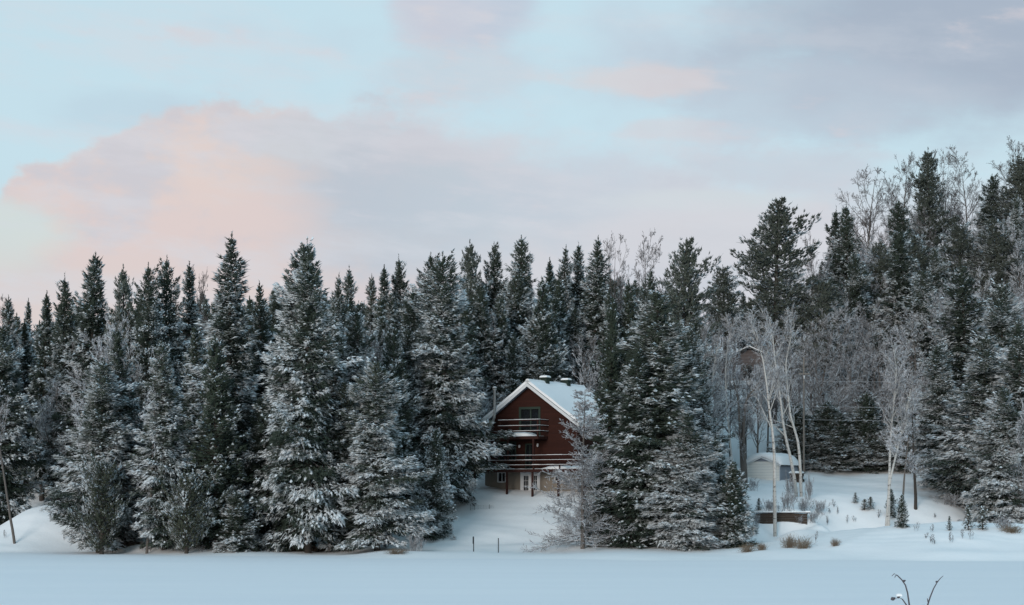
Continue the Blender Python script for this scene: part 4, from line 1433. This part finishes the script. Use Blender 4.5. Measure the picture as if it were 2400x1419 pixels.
def free(x, y):
    px = CX + x * F / y
    if px < 178 and y < 157:
        return False                                     # open mound at the far left
    if 1.0 < x < 15.5 and 146 < y < 163:
        return False                                     # cabin
    if -9 < x < 10 and y < 156:
        return False                                     # lawn
    if y < 148 and not (px < 950 or px > 2230):
        return False
    if 18.5 < x < 41 and y < 168:
        return False                                     # terrace with shed and birches
    if 1675 < px < 1835 and y < 213:
        return False                                     # open slope below the chalet
    if 1835 < px < 1895 and 176 < y < 186:
        return False
    return all((x - a) ** 2 + (y - b) ** 2 > 3.1 ** 2 for a, b in placed)


ANCHORS = [(201, 590, 'tall broad left skyline spruce'), (290, 620, 'tufted pine on the left skyline'), (444, 612, 'greyish spire on the left skyline'), (541, 547, 'tall shaggy spruce'),
           (700, 560, 'twin-topped spruces'), (212, 838, 'broad pale front-left spruce'), (385, 792, 'spruce with the bright low bough'), (505, 788, 'dense dark front fir'),
           (98, 680, 'dark spire third from the left edge'), (343, 806, 'dead frosted spruce'), (812, 624, 'lone tip in the skyline dip'), (905, 757, 'pale blue fir spire'),
           (884, 838, 'lawn-side front spruce'), (1052, 588, 'large drooping spruce by the cabin'), (952, 598, 'third top of the middle skyline'), (1101, 563, 'rounded olive pine'),
           (1225, 547, 'tallest spruce above the cabin'), (1313, 574, 'frosted skyline spruce right above the roof'), (1388, 552, 'dark spruce by the large bare crown'),
           (1463, 530, 'large bare skyline crown'), (1592, 563, 'rounded open pine'), (1240, 733, 'pale spruce behind the cabin roof'), (1345, 712, 'grey spruce behind the roof end'),
           (1531, 668, 'tallest spruce right of the cabin'), (1648, 880, 'blue-frosted spruce by the birches'), (1812, 472, 'great dark pine'), (1970, 475, 'dark twin tops'),
           (2182, 346, 'tall ridge pine'), (2326, 404, 'dark ridge spruce near the right edge'), (2266, 610, 'tall dark right hillside spruce'), (2350, 655, 'frosted right-edge spruce'),
           (2300, 780, 'large tiered right front spruce'), (2060, 770, 'greyish spruce above the fir hedge'), (2150, 545, 'grey soft hillside pine'), (2080, 620, 'white-stemmed hillside tree'),
           (1756, 815, 'hillside chalet roof'), (1884, 838, 'utility pole top'), (1900, 600, 'brownish bare tree by the great pine'), (1965, 690, 'blue-frosted hillside tree'), (0, 752, 'left-edge spruce'),
           (620, 925, 'dark narrow shaded spruce'), (1130, 655, 'spruce behind the left gable'), (2205, 800, 'right-side spruce below the ridge')]
RELS = ['right of', 'above and right of', 'above', 'above and left of', 'left of', 'below and left of', 'below', 'below and right of']


def where(px, py):
    a = min(ANCHORS, key=lambda q: (q[0] - px) ** 2 + (q[1] - py) ** 2)
    r = RELS[int(round(math.atan2(a[1] - py, px - a[0]) / (math.pi / 4))) % 8]
    d_ = math.hypot(px - a[0], py - a[1])
    return 'tip %s%s the %s' % ('close ' if d_ < 35 and len(a[2].split()) < 6 else '', r, a[2]), ('left of the lawn' if a[0] < 850 else 'behind the cabin' if a[0] < 1660 else 'on the right hillside')


ZONES = [(850, 'left of the lawn'), (1650, 'behind the cabin'), (9999, 'on the right hillside')]
tries = 0
while len(placed) < 370 and tries < 9000:
    tries += 1
    y = 141 + 102 * frng.random() ** 1.1
    px = frng.uniform(-60, 2460)
    x = X(px, y)
    if not free(x, y):
        continue
    zb = gz(x, y)
    sky_z = Z(float(np.interp(px, sky_px, sky_py)) + frng.uniform(0, 45), y)
    zone = [w for lim, w in ZONES if px < lim][0]
    right = px > 1650
    isbare = frng.random() < (.82 if right else .18)
    Hm = min(frng.uniform(12, 20) if not isbare else frng.uniform(10, 15), sky_z - zb)
    if Hm < 6:
        continue
    placed.append((x, y))
    spot, zone = where(px, HY - (zb + Hm - CAMZ) * F / y)
    if isbare:
        tree('frosty', px, 0, y, Hm * frng.uniform(.40, .6) * F / y, 'frosted bare tree, ' + spot, 'bare trees crowded in the forest ' + zone, snow=frng.uniform(-.15, .3), H=Hm, x=x)
    else:
        kd = frng.choice(['spruce', 'spruce', 'slim', 'fir'] if not right else ['spruce', 'spruce', 'pine', 'slim', 'fir'])
        nm = {'spruce': 'spruce', 'slim': 'slender spruce', 'fir': 'dark fir', 'pine': 'pine'}[kd]
        asp = {'spruce': .34, 'slim': .25, 'fir': .34, 'pine': .42}[kd]
        tree(kd, px, 0, y, Hm * asp * frng.uniform(.85, 1.15) * F / y, (('snow-dusted ' if len((nm + spot).split()) < 15 else '') + nm + ', ' + spot), nm + ' trees crowded in the forest ' + zone, snow=frng.uniform(-.25, .25), H=Hm, x=x)

# the wood goes on past both edges of the view
for i in range(90):
    side = i % 2
    y = frng.uniform(150, 238)
    px = frng.uniform(2470, 2950) if side else frng.uniform(-560, -70)
    x = X(px, y)
    if any((x - a) ** 2 + (y - b) ** 2 < 9.6 for a, b in placed):
        continue
    placed.append((x, y))
    nm = 'beyond the right edge of the view' if side else 'beyond the left edge of the view'
    kd = frng.choice(['spruce', 'slim', 'fir', 'frosty'])
    Hm = frng.uniform(11, 17)
    tree(kd, px, 0, y, Hm * .34 * F / y, ('frosted bare tree ' if kd == 'frosty' else 'snow-dusted fir ' if kd == 'fir' else 'snow-dusted spruce ') + nm,
         {'frosty': 'bare trees ', 'fir': 'firs '}.get(kd, 'spruces ') + nm, snow=frng.uniform(-.2, .2), H=Hm, x=x)

# ------------------------------------------------------------------ birches and other single trunks given by their own lines
limb = [None,
        dict(wob=.08, up=.06, taper=.85, rmin=.014, kids=11, k0=.15, ang=.6, kl=.50, kr=.5),
        dict(wob=.12, up=.03, taper=.7, rmin=.012, kids=7, k0=.2, ang=.65, kl=.55, kr=.6),
        dict(wob=.15, up=.0, taper=.6, rmin=.010, kids=0, k0=.2, ang=.6, kl=.5, kr=.6)]


def stems(name, label, D, lines, seed, mt='birch', nlimb=14, k0=.35, ll=.24, twig='twig', group=None, ang=.65, snow=.1):
    """lines: [(radius at foot in m, [(px, py), ...] from the foot up)]"""
    rng = np.random.default_rng(seed)
    fx, fy = lines[0][1][0]
    x0 = X(fx, D)
    zb = gz(x0, D)
    base = np.array([x0, D, zb - .25])
    o = thing(name, label, 'tree', tuple(base), 0, group)
    out = [[], [], [], []]; rr = [[], [], [], []]
    for r0, pl in lines:
        pts = np.array([P(a, b, D) for a, b in pl]) - base
        pts[0][2] = min(pts[0][2], 0.0)
        n = len(pts)
        t = np.linspace(0, 1, n); tt = np.linspace(0, 1, (n - 1) * 4 + 1)
        sm = np.stack([np.interp(tt, t, pts[:, i]) for i in range(3)], 1)
        for _ in range(2):
            sm[1:-1] = (sm[:-2] + 2 * sm[1:-1] + sm[2:]) / 4
        sm[:, 1] += np.cumsum(rng.normal(0, .05, len(sm)))
        rad = np.maximum(r0 * .68 * (1 - .86 * tt), .02)
        v, f = tube_np([sm], [rad], 9)
        me = mesh_np('trunk', v, [f], M[mt]); me.shade_smooth()
        link('trunk', me, o)
        tot = np.linalg.norm(np.diff(sm, axis=0), axis=1).sum()
        for _ in range(int(nlimb * 1.6)):
            u = k0 + (1 - k0) * rng.random() ** .8
            q = np.array([np.interp(u, tt, sm[:, i]) for i in range(3)])
            tg = np.array([np.interp(u, tt, np.gradient(sm[:, i], tt)) for i in range(3)]); tg /= np.linalg.norm(tg)
            ax = rng.normal(0, 1, 3); ax[2] *= .4; ax -= tg * ax.dot(tg); ax /= np.linalg.norm(ax)
            an = ang * rng.uniform(.7, 1.3)
            grow(rng, q, tg * math.cos(an) + ax * math.sin(an), tot * ll * rng.uniform(.5, 1.1) * (1.25 - .8 * u), float(np.interp(u, tt, rad)) * .5, 1, limb, out, rr)
    v, f = tube_np(out[1], rr[1], 5)
    link('limb', mesh_np('limb', v, [f], M[mt]), o)
    v2, f2 = tube_np(out[2] + out[3], rr[2] + rr[3], 3)
    c = link('crown', mesh_np('crown', v2, [f2], M[twig]), o)
    c['snow'] = snow
    return o


stems('birch_tree', 'leaning grey-brown birch trunk at the left edge of the lake bank', 140, [(.17, [(35, 1270), (22, 1200), (10, 1125), (0, 1060), (-14, 960), (-30, 840)])], 1, mt='greybark', nlimb=8, k0=.6)
stems('birch_tree', 'single white birch standing before the timber retaining wall', 138.6, [(.22, [(1817, 1232), (1815, 1160), (1816, 1085), (1812, 1020), (1803, 960), (1797, 900), (1788, 840), (1775, 800), (1760, 762)])], 2, nlimb=15, k0=.35)
stems('birch_tree', 'double-stemmed white birch to the right of the single birch by the shed', 149,
      [(.24, [(1868, 1178), (1862, 1120), (1850, 1065), (1836, 1000), (1828, 930), (1818, 860), (1812, 800), (1805, 752)]),
       (.21, [(1878, 1178), (1876, 1100), (1871, 1035), (1852, 975), (1846, 900), (1842, 850), (1852, 800), (1864, 758)])], 3, nlimb=15, k0=.32)
stems('birch_tree', 'thin white birch left of the grey forked maple', 156, [(.15, [(1722, 1150), (1716, 1080), (1707, 1000), (1702, 930), (1700, 870), (1706, 800), (1720, 760)])], 4, nlimb=14, k0=.35)
stems('birch_tree', 'thin forked birch nearest the blue-frosted spruce', 152, [(.14, [(1680, 1140), (1674, 1060), (1668, 985), (1669, 920), (1672, 860), (1682, 810)]),
                                                             (.09, [(1669, 985), (1656, 950), (1640, 915), (1626, 880)])], 5, nlimb=11, k0=.3)
stems('maple_tree', 'grey forked maple trunk beside the left wall of the shed', 158.5, [(.40, [(1747, 1136), (1745, 1080), (1741, 1020), (1740, 970)]),
                                                               (.20, [(1740, 975), (1745, 940), (1765, 915), (1795, 885), (1812, 850)]),
                                                               (.18, [(1740, 975), (1732, 935), (1718, 890), (1708, 840)])], 6, mt='greybark', nlimb=9, k0=.25, ang=.8, ll=.3)
stems('birch_tree', 'double white birch on the right bank above the young fir', 143.5,
      [(.19, [(2083, 1208), (2083, 1140), (2086, 1060), (2090, 990), (2096, 930), (2099, 870), (2090, 810)]),
       (.17, [(2076, 1206), (2084, 1130), (2099, 1065), (2111, 1010), (2123, 960), (2134, 900)])], 7, nlimb=16, k0=.35)
stems('dead_tree', 'leaning grey dead trunk with frosted drooping twigs on the right bank', 139, [(.17, [(2108, 1248), (2113, 1180), (2117, 1120), (2126, 1050), (2130, 1010)])], 8, mt='greybark', nlimb=14, k0=.4, ang=1.4, ll=.3, snow=.3)
stems('dead_pine', 'bare reddish pine trunk standing right of the leaning dead trunk', 147, [(.22, [(2146, 1194), (2145, 1140), (2141, 1080), (2138, 1000), (2140, 930)])], 9, mt='bark', nlimb=10, k0=.35, ang=1.3, ll=.22)

# ------------------------------------------------------------------ bushes, grass, small things on the snow


def on_bank(px, pb, lo=124.0, hi=175.0):
    Ds = np.linspace(lo, hi, 500)
    g = ground_z(np.array([X(px, d_) for d_ in Ds]), Ds)
    pr = HY - (np.maximum(g, 0) - CAMZ) * F / Ds
    i = int(np.argmax(pr <= pb))
    return X(px, Ds[i]), float(Ds[i]), float(max(g[i], 0))


SHR = [shrub('bush_twigs', 200 + i, 1.0, 22, .8, 'twig') for i in range(3)]
WEED = [shrub('weed_stems', 210 + i, 1.0, 4, .35, 'darktwig', rad=.008) for i in range(3)]
grs = [dict(wob=.10, up=-.05, taper=.7, rmin=.006, kids=2, k0=.2, ang=.5, kl=.7, kr=.8), dict(wob=.15, up=-.1, taper=.6, rmin=.006, kids=0, k0=.2, ang=.5, kl=.5, kr=.6)]
TUFT = [shrub('grass_blades', 220 + i, 1.0, 150, 1.1, 'straw', grs, .009) for i in range(2)]


def plant(nm, part_nm, me, px, pb, h, w_, label, cat, group=None, D=None, rz=None):
    x, y, z = on_bank(px, pb) if D is None else (X(px, D), D, gz(X(px, D), D))
    o = thing(nm, label, cat, (x, y, z - .03), TRNG.uniform(0, 6.28) if rz is None else rz, group)
    o.scale = (w_, w_, h)
    c = link(part_nm, me, o)
    c['snow'] = .1
    return o


for i, (px, pb, h, w_, lab) in enumerate([
        (648, 1282, 1.6, 1.2, 'bare dark-stemmed bush in the snow left of the undercut bank'),
        (548, 1262, 1.3, 1.1, 'thin bare bush at the lake edge beside the low young fir'),
        (905, 1284, 1.5, 1.3, 'frosted bush under the lawn-side front spruce, left of two'),
        (972, 1292, 1.6, 1.3, 'frosted bush under the lawn-side front spruce, right of two'),
        (1806, 1200, 1.2, 1.2, 'frosted bush on the retaining wall left of the double birch'),
        (1845, 1196, 1.6, 1.3, 'frosted bush on the retaining wall before the double birch'),
        (1885, 1200, 1.5, 1.3, 'frosted bush on the retaining wall right of the double birch'),
        (1920, 1204, 1.3, 1.3, 'frosted bush at the right end of the retaining wall'),
        (1852, 1172, 2.4, .8, 'tall dark bare bush at the foot of the double birch, left side'),
        (1896, 1172, 2.4, .8, 'tall dark bare bush at the foot of the double birch, right side'),
        (1770, 1252, 1.9, .6, 'slender bare bush between the young conical fir and the retaining wall'),
        (1762, 1150, 1.2, 1.0, 'low bare bush at the foot of the maple'),
        (1872, 1226, .7, .8, 'small frosted bush before the middle of the retaining wall'),
        (1905, 1222, 1.0, 1.2, 'frosted bush at the right foot of the retaining wall'),
        (2225, 1185, 1.2, 1.4, 'frosted low bush on the slope below the right forest'),
        (2350, 1240, 1.0, 1.4, 'brown bush at the foot of the right forest')]):
    plant('bush', 'twigs', SHR[i % 3], px, pb, h, w_, lab, 'bush')
for i, (px, pb, h, w_, lab) in enumerate([
        (1852, 1284, 1.1, .75, 'large dry grass tuft on the right shore, left half'),
        (1884, 1286, 1.0, .85, 'large dry grass tuft on the right shore, right half'),
        (1957, 1280, .7, .45, 'small dry grass tuft right of the large one'),
        (1752, 1294, .8, .7, 'dry grass at the foot of the young conical fir'),
        (1785, 1290, .7, .5, 'thin dry grass right of the young conical fir'),
        (930, 1299, .5, 1.0, 'brown grass under the lawn-side front spruce'),
        (2370, 1248, .7, 1.0, 'dry grass under the right forest edge')]):
    plant('grass_tuft', 'blades', TUFT[i % 2], px, pb, h, w_, lab, 'grass tuft')
for i, (px, pb) in enumerate([(1955, 1190), (1945, 1204), (1962, 1206), (1985, 1228), (2003, 1225), (1938, 1232), (2060, 1215), (2148, 1246), (2184, 1248), (2182, 1272), (2190, 1290), (2230, 1300),
                              (2255, 1262), (2275, 1266), (120, 1222), (150, 1266), (168, 1260), (12, 1262), (1912, 1270), (1728, 1150), (2190, 1215), (2170, 1262), (205, 1286), (330, 1292), (352, 1294), (470, 1296), (604, 1290), (628, 1286), (668, 1287), (772, 1297), (815, 1296), (948, 1296), (990, 1286)]):
    w0 = ['thin dry weed stalk poking through the snow on the right bank', 'thin dry weed stalk poking through the snow on the left bank'][px < 1000]
    plant('weed', 'stems', WEED[i % 3], px, pb, frng.uniform(.5, 1.1), frng.uniform(.5, .9), w0, 'weed', 'dry weeds on the ' + ('left' if px < 1000 else 'right') + ' bank')

# undercut earth banks with roots under the front trees
for px, pb, wd, lab in [(722, 1293, 1.9, 'dark undercut earth bank with roots below the twin-topped spruces'), (300, 1281, 1.5, 'dark undercut earth bank below the left front spruces'),
                        (560, 1291, 1.7, 'dark undercut earth bank at the lake edge below the low young fir')]:
    x, y, z = on_bank(px, pb)
    o = thing('earth_bank', lab, 'earth bank', (x, y, z))
    rng = np.random.default_rng(int(px))
    n, q = 26, 6
    vs, fs = [], []
    for j in range(q + 1):
        for i in range(n + 1):
            u, v = i / n * 2 - 1, j / q
            e = max(0, 1 - u ** 4)
            vs.append((u * wd, -.25 + .9 * v + .05 * rng.normal(), -.15 + e * (.50 * math.sin(v * 2.2) + .05 * rng.normal())))
    for j in range(q):
        for i in range(n):
            a = j * (n + 1) + i
            fs.append((a, a + 1, a + n + 2, a + n + 1))
    MB().add(vs, fs).build('soil', M['soil'], o)
    rt = MB()
    for i in range(9):
        u = rng.uniform(-.8, .8) * wd
        rt.tube([(u, .1, .32), (u + rng.normal(0, .12), -.2, .22), (u + rng.normal(0, .25), -.32, -.12)], [.035, .03, .015], 5)
    rt.build('roots', M['bark'], o)['kind'] = 'stuff'

# two dark stakes at the shore
for px, lab in ((1110, 'dark shore stake with a thicker upper sleeve, left of two'), (1168, 'plain dark shore stake, right of two')):
    x, y = X(px, 131.5), 131.5
    s_ = thing('stake', lab, 'stake', (x, y, max(0, gz(x, y)) - .15), 0, 'shore stakes')
    MB().tube([(0, 0, 0), (0, 0, 1.22)], .035, 8).build('pole', M['post'], s_)
    if px < 1140:
        MB().tube([(-.02, 0, .72), (-.02, 0, 1.25)], .055, 8).build('sleeve', M['post'], s_)
# little snow fence on the lawn
x, y, z = on_bank(1112, 1197)
fn = thing('wire_fence', 'short wire mesh fence with three thin posts on the upper lawn', 'fence', (x, y, z))
fx = [X(p, y) - x for p in (1103, 1112, 1147, 1156)]
for q in fx[:3]:
    MB().tube([(q, 0, -.4), (q, 0, .46)], .016, 6).build('post', M['post'], fn)
wr = MB()
for i in range(15):
    q = fx[0] + (fx[3] - fx[0]) * i / 14
    wr.tube([(q, .02, -.15), (q, .02, .36 + .03 * math.sin(i * 1.7))], .004, 4, False)
for zz in (.0, .12, .24, .36):
    wr.tube([(fx[0], .02, zz), (fx[3], .02, zz)], .004, 4, False)
wr.build('mesh_wire', M['post'], fn)
# small wooden frame in the snow
x, y, z = on_bank(1292, 1272)
fr = thing('wooden_frame', 'small grey H-shaped wooden frame half buried in the lawn snow', 'wooden frame', (x, y, z), math.radians(-8))
for s_ in (-.21, .21):
    MB().box(s_ - .045, s_ + .045, -.045, .045, -.2, .44).build('post', M['greywood'], fr)
    MB().softbox(s_ - .05, s_ + .05, -.05, .05, .442, .49, .02).build('snow_cap', M['snow'], fr)
rl = MB().box(-.164, .164, -.03, .03, .21, .29).build('crossbar', M['greywood'], fr)
MB().softbox(-.16, .16, -.035, .035, .292, .33, .012).build('snow_cap', M['snow'], rl)
MB().box(-.164, .164, -.03, .03, -.02, .06).build('crossbar', M['greywood'], fr)

# dry stems right in front of the camera
D0 = 8.0
bx0 = X(2150, D0)
bz0 = float(near_z(np.array([bx0]), np.array([D0]))[0])
dp = thing('dry_plant', 'dry bent weed stems close to the camera in the lower right corner', 'plant', (bx0, D0, bz0))
L_ = lambda pl, dd=0.0: [tuple(np.array(P(a, b, D0 + dd)) - np.array([bx0, D0, bz0])) for a, b in pl]
MB().tube([(-.01, 0, -.05)] + L_([(2136, 1500), (2131, 1418), (2127, 1390), (2122, 1372), (2114, 1360), (2103, 1349), (2096, 1345), (2090, 1351)]), [0.0045, 0.0045, 0.0039, 0.0034, 0.0032, 0.0029, 0.0023, 0.0018, 0.0012], 7).build('stem', M['stem'], dp)
MB().tube(L_([(2102, 1348), (2098, 1351), (2097, 1355)]), [0.0023, 0.0019, 0.0011], 6).build('stem', M['stem'], dp)
MB().tube([(.01, .01, -.05)] + L_([(2160, 1500), (2174, 1419), (2180, 1400), (2188, 1380), (2196, 1366), (2203, 1357), (2211, 1350)]), [0.0045, 0.0041, 0.0036, 0.0032, 0.0027, 0.0023, 0.0018, 0.0010], 7).build('stem', M['stem'], dp)
MB().tube(L_([(2175, 1412), (2174, 1406), (2173, 1402)]), [0.0023, 0.0023, 0.0008], 6).build('stem', M['stem'], dp)
MB().tube([(-.02, -.02, -.05)] + L_([(2134, 1460), (2124, 1418), (2115, 1405), (2107, 1401), (2097, 1405)]), [0.0037, 0.0037, 0.0032, 0.0026, 0.0023, 0.0015], 7).build('stem', M['stem'], dp)
for a, b, w_ in ((2094, 1404, .011), (2107, 1400, .008), (2120, 1362, .007), (2196, 1364, .006)):
    c0 = np.array(L_([(a, b)])[0])
    MB().tube([tuple(c0 + [-w_ * 1.1, 0, -w_ * .3]), tuple(c0 + [-w_ * .5, 0, 0]), tuple(c0), tuple(c0 + [w_ * .8, 0, w_ * .5])], [w_ * .2, w_ * .8, w_ * .75, w_ * .15], 7).build('seed_pod', M['stem'], dp)
c0 = np.array(L_([(2107, 1398)])[0])
MB().softbox(c0[0] - .012, c0[0] + .012, c0[1] - .01, c0[1] + .01, c0[2], c0[2] + .012, .005).build('snow_cap', M['snow'], dp)
